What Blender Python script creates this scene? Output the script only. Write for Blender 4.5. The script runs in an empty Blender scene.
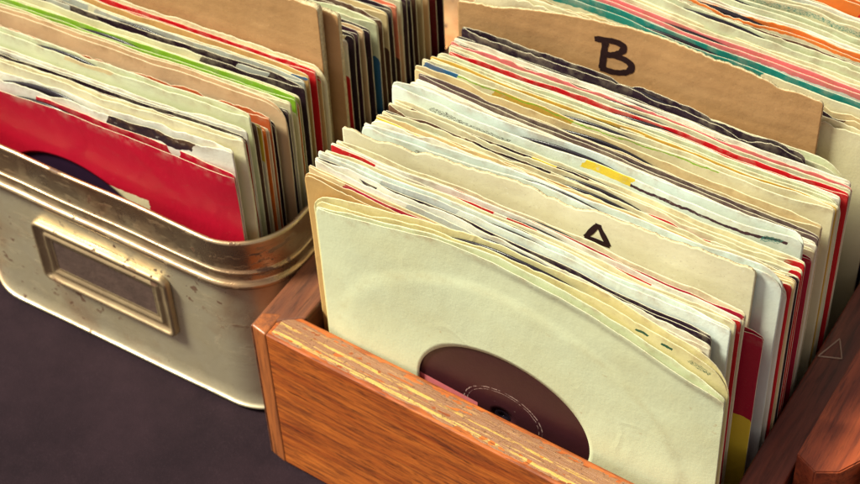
import bpy, bmesh, math, random
import numpy as np
from mathutils import Vector, Matrix, noise

S = 0.01            # everything below is written in centimetres
GZ = 1.6            # level of the cloth everything stands on
FL = 2.5            # inside floor of the crate and of the tin

sc = bpy.context.scene
C = sc.collection

# ------------------------------------------------------------------ camera
cam_d = bpy.data.cameras.new('camera'); cam = bpy.data.objects.new('camera', cam_d); C.objects.link(cam)
R_ = Vector((0.8511102843164635, 0.5235303358194382, -0.03908031995179977))
U_ = Vector((-0.3607897475972116, 0.6373666655139238, 0.6808777362496164))
F_ = Vector((-0.3813686431256364, 0.5654022649127329, -0.7313537016191705))
cam.matrix_world = Matrix(((R_.x, U_.x, -F_.x, .3279186), (R_.y, U_.y, -F_.y, -.3970718), (R_.z, U_.z, -F_.z, .7039160), (0, 0, 0, 1)))
cam_d.lens = 77.37; cam_d.sensor_width = 36; cam_d.clip_start = .01; cam_d.clip_end = 100
cam_d.dof.use_dof = True; cam_d.dof.focus_distance = .70; cam_d.dof.aperture_fstop = 22
sc.camera = cam

# ------------------------------------------------------------------ light
sc.view_settings.view_transform = 'Standard'; sc.view_settings.look = 'None'
sc.view_settings.exposure = .86; sc.view_settings.gamma = 1
w = bpy.data.worlds.new('World'); sc.world = w; w.use_nodes = True
nt = w.node_tree; bg = nt.nodes['Background']
SUN_EL, SUN_AZ = math.radians(50), math.radians(240)     # azimuth clockwise from +Y
sky = nt.nodes.new('ShaderNodeTexSky'); sky.sky_type = 'NISHITA'; sky.sun_disc = False
sky.sun_elevation = SUN_EL; sky.sun_rotation = SUN_AZ
hs = nt.nodes.new('ShaderNodeHueSaturation'); hs.inputs['Saturation'].default_value = .15
nt.links.new(sky.outputs[0], hs.inputs['Color'])
tint = nt.nodes.new('ShaderNodeMix'); tint.data_type = 'RGBA'; tint.blend_type = 'MULTIPLY'; tint.inputs[0].default_value = 1
nt.links.new(hs.outputs[0], tint.inputs[6]); tint.inputs[7].default_value = (1, .85, .78, 1)
nt.links.new(tint.outputs[2], bg.inputs[0]); bg.inputs[1].default_value = .072
sd = bpy.data.lights.new('sun', 'SUN'); sd.energy = 3.6; sd.angle = math.radians(14); sd.color = (1, .985, .78)
so = bpy.data.objects.new('sun', sd); C.objects.link(so)
sv = Vector((math.sin(SUN_AZ) * math.cos(SUN_EL), math.cos(SUN_AZ) * math.cos(SUN_EL), math.sin(SUN_EL)))
so.rotation_euler = (-sv).to_track_quat('-Z', 'Y').to_euler()

# ------------------------------------------------------------------ materials
COL = dict(cream=(.78, .73, .48), white=(.86, .84, .72), bluewhite=(.72, .80, .73), pale=(.66, .70, .47), cherry=(.47, .006, .028), yellowish=(.76, .68, .34),
           tan=(.70, .56, .30), kraft=(.58, .36, .13), yellow=(.80, .60, .05), ochre=(.60, .38, .06), orange=(.80, .20, .03),
           rust=(.55, .13, .04), peach=(.74, .52, .30), red=(.60, .012, .018), crimson=(.42, .008, .04), darkred=(.14, .008, .015), pink=(.78, .20, .20),
           salmon=(.78, .22, .12), magenta=(.62, .02, .16), purple=(.055, .02, .035), black=(.025, .010, .018), inkblack=(.035, .018, .032),
           brown=(.12, .055, .035), greybrown=(.13, .08, .075), grey=(.50, .52, .45), smoke=(.52, .56, .52), blue=(.03, .14, .30), teal=(.02, .24, .20),
           green=(.26, .50, .03), dgreen=(.02, .09, .05), olive=(.22, .26, .06), card=(.50, .29, .13), paperboard=(.76, .73, .52))

def new_mat(name):
    m = bpy.data.materials.new(name); m.use_nodes = True
    nt = m.node_tree; b = nt.nodes['Principled BSDF']
    return m, nt, b

class NG:
    """small helper for writing node graphs"""
    def __init__(s, nt): s.nt = nt
    def n(s, t, **k):
        x = s.nt.nodes.new(t)
        for a, v in k.items(): setattr(x, a, v)
        return x
    def put(s, sock, v):
        if isinstance(v, (int, float)): sock.default_value = v
        elif isinstance(v, tuple): sock.default_value = v if len(v) != 3 or sock.type != 'RGBA' else (*v, 1)
        else: s.nt.links.new(v, sock)
    def math(s, op, a, b=0.0, clamp=False):
        x = s.n('ShaderNodeMath', operation=op, use_clamp=clamp); s.put(x.inputs[0], a); s.put(x.inputs[1], b); return x.outputs[0]
    def mix(s, f, a, b, mode='MIX'):
        x = s.n('ShaderNodeMix', data_type='RGBA', blend_type=mode); s.put(x.inputs[0], f); s.put(x.inputs[6], a); s.put(x.inputs[7], b); return x.outputs[2]
    def noise(s, vec, scale, detail=4, rough=.55, dist=0):
        x = s.n('ShaderNodeTexNoise'); x.inputs['Scale'].default_value = scale; x.inputs['Detail'].default_value = detail
        x.inputs['Roughness'].default_value = rough; x.inputs['Distortion'].default_value = dist
        s.put(x.inputs['Vector'], vec); return x.outputs['Fac']
    def ramp(s, v, lo, hi, a=0., b=1.):
        x = s.n('ShaderNodeMapRange', clamp=True); s.put(x.inputs[0], v)
        for i, q in enumerate((lo, hi, a, b)): x.inputs[i + 1].default_value = q
        return x.outputs[0]
    def mapping(s, vec, scale=(1, 1, 1), rot=(0, 0, 0), loc=(0, 0, 0)):
        x = s.n('ShaderNodeMapping'); s.put(x.inputs[0], vec); x.inputs['Scale'].default_value = scale; x.inputs['Rotation'].default_value = rot
        x.inputs['Location'].default_value = loc
        return x.outputs[0]
    def bump(s, h, strength, dist):
        x = s.n('ShaderNodeBump'); x.inputs['Strength'].default_value = strength; x.inputs['Distance'].default_value = dist; s.put(x.inputs['Height'], h); return x.outputs[0]

_mc = {}
def paper(base, prints=(), seed=0, dirt=1.0, ring=None):
    key = (base, tuple(prints), seed, ring)
    if key in _mc: return _mc[key]
    m, nt, b = new_mat('aged_paper'); g = NG(nt)
    oi = g.n('ShaderNodeObjectInfo'); uv = g.n('ShaderNodeUVMap').outputs[0]
    tc = g.n('ShaderNodeTexCoord').outputs['Object']
    add = g.n('ShaderNodeVectorMath', operation='ADD'); g.put(add.inputs[0], tc)
    cmb = g.n('ShaderNodeCombineXYZ'); rv = g.math('MULTIPLY', oi.outputs['Random'], 7.0)
    for i in range(3): g.put(cmb.inputs[i], rv)
    g.put(add.inputs[1], cmb.outputs[0]); v = add.outputs[0]
    sep = g.n('ShaderNodeSeparateXYZ'); g.put(sep.inputs[0], uv)
    wob = g.noise(v, 90, 3); wob = g.math('SUBTRACT', wob, .5)
    wob2 = g.noise(v, 420, 2); wob2 = g.math('SUBTRACT', wob2, .5)
    u = g.math('ADD', g.math('ADD', sep.outputs[0], g.math('MULTIPLY', g.math('MINIMUM', sep.outputs[1], .8), .03)), g.math('ADD', g.math('MULTIPLY', wob2, .012), g.math('MULTIPLY', wob, .02)))
    d = g.math('ADD', g.math('ADD', sep.outputs[1], g.math('MULTIPLY', wob, .30)), g.math('MULTIPLY', wob2, .12))
    c = COL[base] + (1,)
    light = sum(COL[base]) > 1.0
    blot = g.ramp(g.noise(v, 28, 5, .6), .42, .72)
    col = g.mix(g.math('MULTIPLY', blot, .30 * dirt), c, tuple(x * y for x, y in zip(COL[base], (.86, .72, .50))) + (1,))
    if prints:
        # worn ink: rubbed through along the upper edge
        wear = g.ramp(g.noise(v, 260, 4, .7), .60, .70)
        near = g.ramp(sep.outputs[1], .0, .9, 1, 0)
        worn = g.math('MULTIPLY', wear, near)
        for (pc, u0, u1, d0, d1) in prints:
            txt = pc.startswith('~'); pc = pc.strip('~')
            if u1 > 1: u1 = 9.
            if u0 < 0: u0 = -9.
            k = g.math('MULTIPLY', g.math('GREATER_THAN', u, u0), g.math('LESS_THAN', u, u1))
            k = g.math('MULTIPLY', k, g.math('MULTIPLY', g.math('GREATER_THAN', d, d0), g.math('LESS_THAN', d, d1)))
            k = g.math('MULTIPLY', k, g.math('LESS_THAN', sep.outputs[0], 1.5))
            if pc not in ('cream', 'white', 'peach', 'tan', 'pale'): k = g.math('MULTIPLY', k, g.math('SUBTRACT', 1, g.math('MULTIPLY', worn, .75)))
            if txt:
                cell = g.noise(g.mapping(uv, (1, .35, 1)), 150, 1, .5); k = g.math('MULTIPLY', k, g.ramp(cell, .50, .54))
            pcv = g.mix(g.math('MULTIPLY', blot, .22), COL[pc] + (1,), tuple(x * .72 for x in COL[pc]) + (1,))
            col = g.mix(k, col, pcv)
    # browned, dirty fringe along the open edge and fine scuffs
    fringe = g.ramp(sep.outputs[1], .0, .55, 1, 0)
    fr = g.math('MULTIPLY', fringe, g.ramp(g.noise(v, 130, 4, .65), .46, .66))
    if light: col = g.mix(g.math('MULTIPLY', fr, .52 * dirt), col, (.34, .18, .07, 1))
    else: col = g.mix(g.math('MULTIPLY', fr, .42), col, (.55, .46, .32, 1))
    sc1 = g.ramp(g.noise(g.mapping(v, (1, 1, 3)), 600, 3, .7), .66, .74)
    col = g.mix(g.math('MULTIPLY', sc1, .35 if light else .30), col, (.30, .17, .08, 1) if light else (.45, .36, .27, 1))
    if ring:                                  # ring rubbed into the paper by the record, plus foxing
        sp_ = g.n('ShaderNodeSeparateXYZ'); g.put(sp_.inputs[0], tc); cb = g.n('ShaderNodeCombineXYZ')
        g.put(cb.inputs[0], g.math('SUBTRACT', sp_.outputs[0], ring[0] * S)); g.put(cb.inputs[1], g.math('DIVIDE', g.math('SUBTRACT', sp_.outputs[2], ring[1] * S), .86))
        ln = g.n('ShaderNodeVectorMath', operation='LENGTH'); g.put(ln.inputs[0], cb.outputs[0])
        dd_ = g.math('ABSOLUTE', g.math('SUBTRACT', g.math('ADD', ln.outputs['Value'], g.math('MULTIPLY', g.math('SUBTRACT', g.noise(tc, 40, 3), .5), .004)), ring[2] * S))
        rk = g.math('MULTIPLY', g.ramp(dd_, 0, .0035, 1, 0), g.ramp(g.noise(tc, 75, 5, .7), .42, .68))
        col = g.mix(g.math('MULTIPLY', rk, .40), col, (.42, .34, .18, 1))
        fx = g.math('MULTIPLY', g.ramp(g.noise(tc, 190, 2, .5), .70, .76), g.ramp(g.noise(tc, 20, 2), .45, .6))
        col = g.mix(g.math('MULTIPLY', fx, .45), col, (.40, .22, .08, 1))
    hv = g.n('ShaderNodeHueSaturation'); g.put(hv.inputs['Color'], col)
    g.put(hv.inputs['Value'], g.math('ADD', .90, g.math('MULTIPLY', oi.outputs['Random'], .16)))
    g.put(b.inputs['Base Color'], hv.outputs[0])
    b.inputs['Roughness'].default_value = .62 if light else .42
    b.inputs['Specular IOR Level'].default_value = .35
    h = g.math('ADD', g.noise(g.mapping(v, (1, 1, .6)), 55, 5, .6), g.math('MULTIPLY', g.noise(v, 900, 2), .10))
    # a few sharp handling creases
    vo = g.n('ShaderNodeTexVoronoi', feature='DISTANCE_TO_EDGE'); vo.inputs['Scale'].default_value = 13
    wv = g.n('ShaderNodeVectorMath', operation='ADD'); g.put(wv.inputs[0], v)
    nc = g.n('ShaderNodeTexNoise'); nc.inputs['Scale'].default_value = 22; g.put(nc.inputs['Vector'], v)
    sv_ = g.n('ShaderNodeVectorMath', operation='SCALE'); g.put(sv_.inputs[0], nc.outputs['Color']); sv_.inputs['Scale'].default_value = .06
    g.put(wv.inputs[1], sv_.outputs[0]); g.put(vo.inputs['Vector'], wv.outputs[0])
    crs = g.math('MULTIPLY', g.ramp(vo.outputs['Distance'], 0, .035, 1, 0), g.ramp(g.noise(v, 18, 2), .50, .62))
    h = g.math('ADD', h, g.math('MULTIPLY', crs, .22))
    col2 = None
    g.put(b.inputs['Normal'], g.bump(h, .17, .003))
    _mc[key] = m; return m

def cardboard(base, seed=0):
    key = ('card', base)
    if key in _mc: return _mc[key]
    m, nt, b = new_mat('corrugated_cardboard'); g = NG(nt)
    tc = g.n('ShaderNodeTexCoord').outputs['Object']
    w1 = g.n('ShaderNodeTexWave', wave_type='BANDS', bands_direction='Z'); w1.inputs['Scale'].default_value = 42; w1.inputs['Distortion'].default_value = 2.2
    w1.inputs['Detail'].default_value = 3; w1.inputs['Detail Scale'].default_value = .6; g.put(w1.inputs['Vector'], g.mapping(tc, (.25, 1, 1)))
    c = COL[base]
    n1 = g.ramp(g.noise(tc, 30, 6, .65), .35, .75)
    col = g.mix(g.math('MULTIPLY', n1, .55), c + (1,), (c[0] * .70, c[1] * .62, c[2] * .50, 1))
    col = g.mix(g.math('MULTIPLY', w1.outputs['Fac'], .06), col, (c[0] * .62, c[1] * .50, c[2] * .40, 1))
    fib = g.ramp(g.noise(tc, 900, 3, .7), .60, .72)
    col = g.mix(g.math('MULTIPLY', fib, .30), col, (.16, .07, .03, 1))
    fib2 = g.ramp(g.noise(g.mapping(tc, (1, 1, 1), loc=(3, 3, 3)), 500, 3, .7), .62, .75)
    col = g.mix(g.math('MULTIPLY', fib2, .35), col, (min(1, c[0] * 1.5), min(1, c[1] * 1.6), min(1, c[2] * 1.8), 1))
    g.put(b.inputs['Base Color'], col); b.inputs['Roughness'].default_value = .8; b.inputs['Specular IOR Level'].default_value = .2
    h = g.math('ADD', g.noise(tc, 60, 5), g.math('MULTIPLY', w1.outputs['Fac'], .07))
    g.put(b.inputs['Normal'], g.bump(h, (.26 if base == 'card' else .16), .003))
    _mc[key] = m; return m

def simple(name, col, rough=.6, bumpsc=200, bumpst=.2, var=.3, metal=0, spec=.5, varscale=60):
    m, nt, b = new_mat(name); g = NG(nt)
    tc = g.n('ShaderNodeTexCoord').outputs['Object']
    n = g.ramp(g.noise(tc, varscale, 5, .65), .35, .7)
    g.put(b.inputs['Base Color'], g.mix(g.math('MULTIPLY', n, var), col + (1,), tuple(x * .5 for x in col) + (1,)))
    b.inputs['Roughness'].default_value = rough; b.inputs['Metallic'].default_value = metal; b.inputs['Specular IOR Level'].default_value = spec
    g.put(b.inputs['Normal'], g.bump(g.noise(tc, bumpsc, 4), bumpst, .001))
    return m

M_RIM = simple('paper_edge', (.84, .78, .55), .8, 900, .5, .55, spec=.2, varscale=500)
M_RIMK = simple('card_edge', (.72, .60, .36), .9, 900, .8, .8, spec=.1, varscale=600)
M_INK = simple('marker_ink', (.030, .014, .014), .95, 300, .0, .5, spec=.05, varscale=400)
M_VINYL = simple('black_vinyl', (.012, .008, .014), .22, 200, .03, .2)
def label_mat(name, base, low=None, zcut=0, ring=(.42, .30, .27)):
    m, nt, b = new_mat(name); g = NG(nt)
    tc = g.n('ShaderNodeTexCoord').outputs['Object']
    n = g.ramp(g.noise(tc, 90, 5, .6), .35, .75)
    col = g.mix(g.math('MULTIPLY', n, .35), base + (1,), tuple(x * .6 for x in base) + (1,))
    sep = g.n('ShaderNodeSeparateXYZ'); g.put(sep.inputs[0], tc)
    if low:
        cut = g.math('LESS_THAN', g.math('ADD', sep.outputs[2], g.math('MULTIPLY', sep.outputs[0], .10)), zcut * S)
        cut = g.math('MULTIPLY', cut, g.math('LESS_THAN', sep.outputs[0], -1.2 * S))
        col = g.mix(cut, col, low + (1,))
    # pressed ring worn pale, broken by rubbing
    xz = g.n('ShaderNodeCombineXYZ'); g.put(xz.inputs[0], sep.outputs[0]); g.put(xz.inputs[1], g.math('DIVIDE', sep.outputs[2], .84))
    ln = g.n('ShaderNodeVectorMath', operation='LENGTH'); g.put(ln.inputs[0], xz.outputs[0]); rad = ln.outputs['Value']
    for rr, ww, th in ((1.86, .020, .44), (1.70, .012, .42), (.95, .010, .62)):
        k = g.math('LESS_THAN', g.math('ABSOLUTE', g.math('SUBTRACT', g.math('ADD', rad, g.math('MULTIPLY', g.math('SUBTRACT', g.noise(tc, 700, 2), .5), .0008)), rr * S)), ww * S)
        k = g.math('MULTIPLY', k, g.ramp(g.noise(tc, 420, 3, .7), th, th + .1))
        col = g.mix(k, col, ring + (1,))
    g.put(b.inputs['Base Color'], col); b.inputs['Roughness'].default_value = .38
    g.put(b.inputs['Normal'], g.bump(g.noise(tc, 300, 3), .08, .001))
    return m

def wood(name, light, dark, scale=1.5, rough=.38, axis='X', grain=1.0, wear=None, coat=.25):
    m, nt, b = new_mat(name); g = NG(nt)
    tc = g.n('ShaderNodeTexCoord').outputs['Object']
    sq = dict(X=(2.2, 26, 26), Y=(26, 2.2, 26), Z=(26, 26, 2.2))[axis]
    v = g.mapping(tc, tuple(q * scale for q in sq))
    n1 = g.noise(v, 1.6, 6, .6, 1.4); n2 = g.noise(v, 9, 5, .7, .4); n3 = g.noise(g.mapping(tc, tuple(q * scale * 5 for q in sq)), 3, 3, .7)
    col = g.mix(g.ramp(n1, .34, .68), light + (1,), dark + (1,))
    col = g.mix(g.math('MULTIPLY', g.ramp(n2, .44, .66), .60 * grain), col, tuple(x * .32 for x in dark) + (1,))
    col = g.mix(g.math('MULTIPLY', g.ramp(n3, .56, .66), .55 * grain), col, tuple(x * .22 for x in dark) + (1,))
    dn = g.ramp(g.noise(tc, 16, 5, .6), .58, .72)
    col = g.mix(g.math('MULTIPLY', dn, .45), col, tuple(x * .45 for x in dark) + (1,))
    if wear:
        pt = g.n('ShaderNodeNewGeometry').outputs['Pointiness']
        k = g.ramp(g.math('ADD', pt, g.math('MULTIPLY', g.math('SUBTRACT', g.noise(tc, 120, 4), .5), .10)), .53, .58)
        col = g.mix(g.math('MULTIPLY', k, .8), col, wear + (1,))
    g.put(b.inputs['Base Color'], col)
    g.put(b.inputs['Roughness'], g.ramp(n2, .3, .7, rough, rough + .22)); b.inputs['Coat Weight'].default_value = coat; b.inputs['Coat Roughness'].default_value = .35
    g.put(b.inputs['Normal'], g.bump(g.math('ADD', g.math('MULTIPLY', n2, .6), g.math('MULTIPLY', n3, .4)), .35, .0006))
    return m

def ply_edge(name):
    """worn varnished top edge of the front board: long splintered golden layers"""
    m, nt, b = new_mat(name); g = NG(nt)
    tc = g.n('ShaderNodeTexCoord').outputs['Object']
    sep = g.n('ShaderNodeSeparateXYZ'); g.put(sep.inputs[0], tc)
    wv = g.math('MULTIPLY', g.math('SUBTRACT', g.noise(g.mapping(tc, (6, 60, 60)), 4, 4, .6), .5), .0012)
    y = g.math('ADD', sep.outputs[1], wv)
    col = (.31, .14, .065, 1)
    fine = g.noise(g.mapping(tc, (60, 700, 700)), 1.6, 5, .75)
    for (y0, y1, cc, th) in ((-.86, -.74, (.66, .55, .36), .38), (-.50, -.34, (.66, .42, .10), .42), (-.26, -.16, (.60, .36, .10), .50), (.02, .16, (.64, .40, .09), .45), (.40, .50, (.46, .24, .09), .50)):
        k = g.math('MULTIPLY', g.math('GREATER_THAN', y, y0 * S), g.math('LESS_THAN', y, y1 * S))
        k = g.math('MULTIPLY', k, g.ramp(fine, th, th + .09))
        col = g.mix(k, col, cc + (1,))
    col = g.mix(g.math('MULTIPLY', g.ramp(g.noise(tc, 700, 4, .7), .58, .66), .7), col, (.09, .03, .015, 1))
    g.put(b.inputs['Base Color'], col); b.inputs['Roughness'].default_value = .45
    g.put(b.inputs['Normal'], g.bump(fine, .7, .0008))
    return m

def tinplate(name, base=(.80, .71, .49), metal=.65, rough=.27):
    m, nt, b = new_mat(name); g = NG(nt)
    tc = g.n('ShaderNodeTexCoord').outputs['Object']
    big = g.noise(tc, 9, 5, .6); mid = g.noise(tc, 45, 5, .65, .6); sp = g.noise(tc, 170, 3, .6); sp2 = g.noise(g.mapping(tc, (.5, .5, 1.6)), 110, 4, .65)
    col = g.mix(g.math('MULTIPLY', g.ramp(mid, .40, .70), .45), base + (1,), (.50, .40, .22, 1))
    col = g.mix(g.math('MULTIPLY', g.ramp(big, .47, .62), .80), col, (.46, .20, .08, 1))
    rust = g.math('MULTIPLY', g.ramp(sp, .625, .645), g.ramp(g.noise(tc, 14, 3, .6), .44, .54))
    stain = g.math('MULTIPLY', g.ramp(sp2, .58, .64), g.ramp(big, .40, .55))
    scr = g.noise(g.mapping(tc, (.35, .35, 5), rot=(0, .5, 0)), 160, 3, .6); scr = g.math('MULTIPLY', g.ramp(scr, .64, .68), g.ramp(mid, .45, .6))
    stain = g.math('MAXIMUM', stain, g.math('MULTIPLY', scr, .7))
    k = g.math('MAXIMUM', rust, stain)
    # patchy grime and rust in the folded seams, with crease shade painted in
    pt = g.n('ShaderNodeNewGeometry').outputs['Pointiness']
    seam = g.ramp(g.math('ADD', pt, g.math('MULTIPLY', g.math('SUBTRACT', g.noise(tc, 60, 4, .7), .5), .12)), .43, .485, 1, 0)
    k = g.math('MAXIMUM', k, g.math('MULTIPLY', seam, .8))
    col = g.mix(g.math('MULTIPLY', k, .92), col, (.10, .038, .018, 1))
    g.put(b.inputs['Base Color'], col)
    g.put(b.inputs['Metallic'], g.math('MULTIPLY', g.math('SUBTRACT', 1, k), metal))
    g.put(b.inputs['Roughness'], g.math('ADD', g.ramp(mid, .3, .7, rough, rough + .2), g.math('MULTIPLY', k, .3)))
    g.put(b.inputs['Normal'], g.bump(g.math('ADD', mid, g.math('MULTIPLY', k, .3)), .16, .002))
    return m

# ------------------------------------------------------------------ mesh helpers
def link_mesh(name, me, mats, parent=None, smooth=True):
    o = bpy.data.objects.new(name, me); C.objects.link(o)
    for m in (mats if isinstance(mats, (list, tuple)) else [mats]): me.materials.append(m)
    if smooth: me.polygons.foreach_set('use_smooth', [True] * len(me.polygons))
    if parent: o.parent = parent
    return o
def obj_bm(name, bm, mats, parent=None, smooth=False, loc=None):
    me = bpy.data.meshes.new(name); bmesh.ops.recalc_face_normals(bm, faces=bm.faces); bm.to_mesh(me); bm.free()
    o = link_mesh(name, me, mats, parent, smooth)
    if loc: o.location = Vector(loc) * S
    return o
def empty(name, loc, rz=0):
    o = bpy.data.objects.new(name, None); C.objects.link(o); o.empty_display_size = .02
    o.location = Vector(loc) * S; o.rotation_euler.z = rz; return o
def tag(o, label=None, cat=None, group=None, kind=None):
    if label: o['label'] = label
    if cat: o['category'] = cat
    if group: o['group'] = group
    if kind: o['kind'] = kind
    return o
def board(p8, bevel=.12, seg=3):
    """a board from its eight corners (bottom four, top four), worn round at its edges"""
    bm = bmesh.new(); v = [bm.verts.new(Vector(p) * S) for p in p8]
    for f in ((3, 2, 1, 0), (4, 5, 6, 7), (0, 1, 5, 4), (1, 2, 6, 5), (2, 3, 7, 6), (3, 0, 4, 7)): bm.faces.new([v[i] for i in f])
    bmesh.ops.bevel(bm, geom=list(bm.edges), offset=bevel * S, segments=seg, affect='EDGES', profile=.6)
    return bm
def box(x0, x1, y0, y1, z0, z1, bevel=.12, seg=3):
    return board([(x0, y0, z0), (x1, y0, z0), (x1, y1, z0), (x0, y1, z0), (x0, y0, z1), (x1, y0, z1), (x1, y1, z1), (x0, y1, z1)], bevel, seg)
def sweep(bm, path, rad, closed=False, n=8):
    """round tube along a path (cm)"""
    P = [Vector(p) for p in path]; rings = []
    for i, p in enumerate(P):
        a = P[(i + 1) % len(P)] if closed or i + 1 < len(P) else P[i]; b_ = P[i - 1] if closed or i > 0 else P[i]
        t = (a - b_).normalized(); s = t.cross(Vector((0, 0, 1)));  s = s.normalized() if s.length > .05 else t.cross(Vector((0, 1, 0))).normalized()
        q = s.cross(t)
        rings.append([bm.verts.new((p + (s * math.cos(k * 2 * math.pi / n) + q * math.sin(k * 2 * math.pi / n)) * rad) * S) for k in range(n)])
    m = len(rings)
    for i in range(m if closed else m - 1):
        for k in range(n): bm.faces.new((rings[i][k], rings[i][(k + 1) % n], rings[(i + 1) % m][(k + 1) % n], rings[(i + 1) % m][k]))
    if not closed:
        bm.faces.new(rings[0]); bm.faces.new(rings[-1][::-1])

# ------------------------------------------------------------------ the cloth
def build_ground():
    bm = bmesh.new(); nx = 150; ny = 150
    xs = [(-1 + 2 * (i / nx)) for i in range(nx + 1)]
    V = []
    for j in range(ny + 1):
        for i in range(nx + 1):
            a = xs[i]; b_ = -1 + 2 * j / ny
            x = -10 + 60 * a * (.5 + .5 * abs(a)) * 2; y = 5 + 60 * b_ * (.5 + .5 * abs(b_)) * 2
            z = .16 * noise.noise(Vector((x / 5, y / 9, 3))) + .06 * noise.noise(Vector((x / 1.6 + y / 3, y / 3, 8))) - .22
            V.append(bm.verts.new((x * S, y * S, (GZ + z) * S)))
    for j in range(ny):
        for i in range(nx):
            k = j * (nx + 1) + i; bm.faces.new((V[k], V[k + 1], V[k + nx + 2], V[k + nx + 1]))
    m, nt, b = new_mat('dark_cloth'); g = NG(nt); tc = g.n('ShaderNodeTexCoord').outputs['Object']
    n = g.ramp(g.noise(tc, 22, 6, .7), .35, .75)
    col = g.mix(n, (.014, .007, .011, 1), (.028, .014, .020, 1))
    col = g.mix(g.math('MULTIPLY', g.ramp(g.noise(tc, 1600, 2, .7), .58, .7), .35), col, (.06, .035, .045, 1))
    g.put(b.inputs['Base Color'], col); b.inputs['Roughness'].default_value = .9; b.inputs['Specular IOR Level'].default_value = .15
    g.put(b.inputs['Normal'], g.bump(g.noise(tc, 1400, 2), .35, .0006))
    tag(obj_bm('ground', bm, m, smooth=True), 'dark plum cloth spread under the crate and the tin', kind='structure')
build_ground()

# ------------------------------------------------------------------ wooden crate
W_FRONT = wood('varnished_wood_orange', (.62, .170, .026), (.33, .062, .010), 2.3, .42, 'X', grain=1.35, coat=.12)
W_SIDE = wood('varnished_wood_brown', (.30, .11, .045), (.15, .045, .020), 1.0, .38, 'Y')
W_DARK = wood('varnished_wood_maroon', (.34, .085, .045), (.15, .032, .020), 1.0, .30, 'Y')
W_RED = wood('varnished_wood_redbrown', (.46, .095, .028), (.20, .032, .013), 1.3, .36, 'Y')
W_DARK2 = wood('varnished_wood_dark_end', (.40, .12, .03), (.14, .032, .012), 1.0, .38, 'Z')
W_END = wood('wood_end_grain', (.42, .17, .06), (.20, .06, .02), 1.4, .5, 'Y')
W_EDGE = ply_edge('worn_board_edge')

CT = 10.7
crate = empty('wooden_crate', (9.2, 14, GZ))
tag(crate, 'open varnished wooden crate of records with an orange brown front board and worn top edge', 'crate')
def in_parent(o, par):      # keeps world placement under a parent whose origin is par's
    o.parent = par; o.location = o.location - par.location
fy0 = lambda x: -1.62 - .042 * x
fy1 = lambda x: -.02 - .035 * x
def cr_part(name, bm, mat, smooth=False):
    o = obj_bm(name, bm, mat, smooth=smooth); in_parent(o, crate); return o
xa, xb = -1.65, 20.45
fb = cr_part('front_board', board([(xa, fy0(xa), GZ), (xb, fy0(xb), GZ), (xb, fy1(xb), GZ), (xa, fy1(xa), GZ), (xa, fy0(xa), CT - .04), (xb, fy0(xb), CT - .04), (xb, fy1(xb), CT - .04), (xa, fy1(xa), CT - .04)], .09, 3), W_FRONT)
# the worn top edge of that board, a strip of bare layers a hair proud of it
bm = bmesh.new(); n = 160; rows = []
for i in range(n + 1):
    x = -1.45 + (xb - .3 + 1.45) * i / n
    a = fy0(x) + .06 + .03 * noise.noise(Vector((x * 1.3, 1, 0))); b_ = fy1(x) - .06 + .03 * noise.noise(Vector((x * 1.1, 5, 0)))
    row = []
    for j in range(13):
        t = j / 12; z = CT - .025 + .035 * noise.noise(Vector((x * .9, t * 14, 2))) + .02 * noise.noise(Vector((x * 4, t * 20, 2))) - .05 * (abs(2 * t - 1) ** 6)
        row.append(bm.verts.new(((x) * S, (a + (b_ - a) * t) * S, z * S)))
    rows.append(row)
for i in range(n):
    for j in range(12): bm.faces.new((rows[i][j], rows[i + 1][j], rows[i + 1][j + 1], rows[i][j + 1]))
te = cr_part('top_edge', bm, W_EDGE, True)
for v in te.data.vertices: v.co.y += (.042 * v.co.x + .0085)      # straighten in local space, the object is turned back below
te.location.y -= .0085; te.rotation_euler.z = -math.atan(.042)
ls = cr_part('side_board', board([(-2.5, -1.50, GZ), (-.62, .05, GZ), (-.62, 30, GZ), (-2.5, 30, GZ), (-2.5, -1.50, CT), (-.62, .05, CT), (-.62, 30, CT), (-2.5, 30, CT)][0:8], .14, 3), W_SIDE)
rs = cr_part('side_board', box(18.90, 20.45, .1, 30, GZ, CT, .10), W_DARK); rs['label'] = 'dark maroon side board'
bk = cr_part('back_board', box(-2.5, 20.45, 30.05, 31.6, GZ, CT, .14), W_FRONT)
fl = cr_part('floor_board', box(-.6, 18.93, 0.1, 30, GZ + .3, FL - .02, .02, 1), W_SIDE)
# the corner piece: rounded end of the left board, seen left of the front board
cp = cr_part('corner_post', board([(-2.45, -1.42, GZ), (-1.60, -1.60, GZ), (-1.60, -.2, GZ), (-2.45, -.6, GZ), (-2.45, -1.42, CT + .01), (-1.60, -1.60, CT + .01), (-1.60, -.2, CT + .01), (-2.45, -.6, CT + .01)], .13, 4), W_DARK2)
# small outlined triangle on the right board
bm = bmesh.new(); tz = CT + .02
tri = [(19.02, 8.85, tz), (19.92, 9.20, tz), (19.42, 10.15, tz)]
pts = []
for k in range(3):
    a = Vector(tri[k]); b_ = Vector(tri[(k + 1) % 3])
    for q in range(8): pts.append(a + (b_ - a) * q / 8)
sweep(bm, pts, .035, True, 6)
cr_part('triangle_mark', bm, simple('pale_wire', (.70, .50, .36), .5, 200, .2, .4), True)

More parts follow.
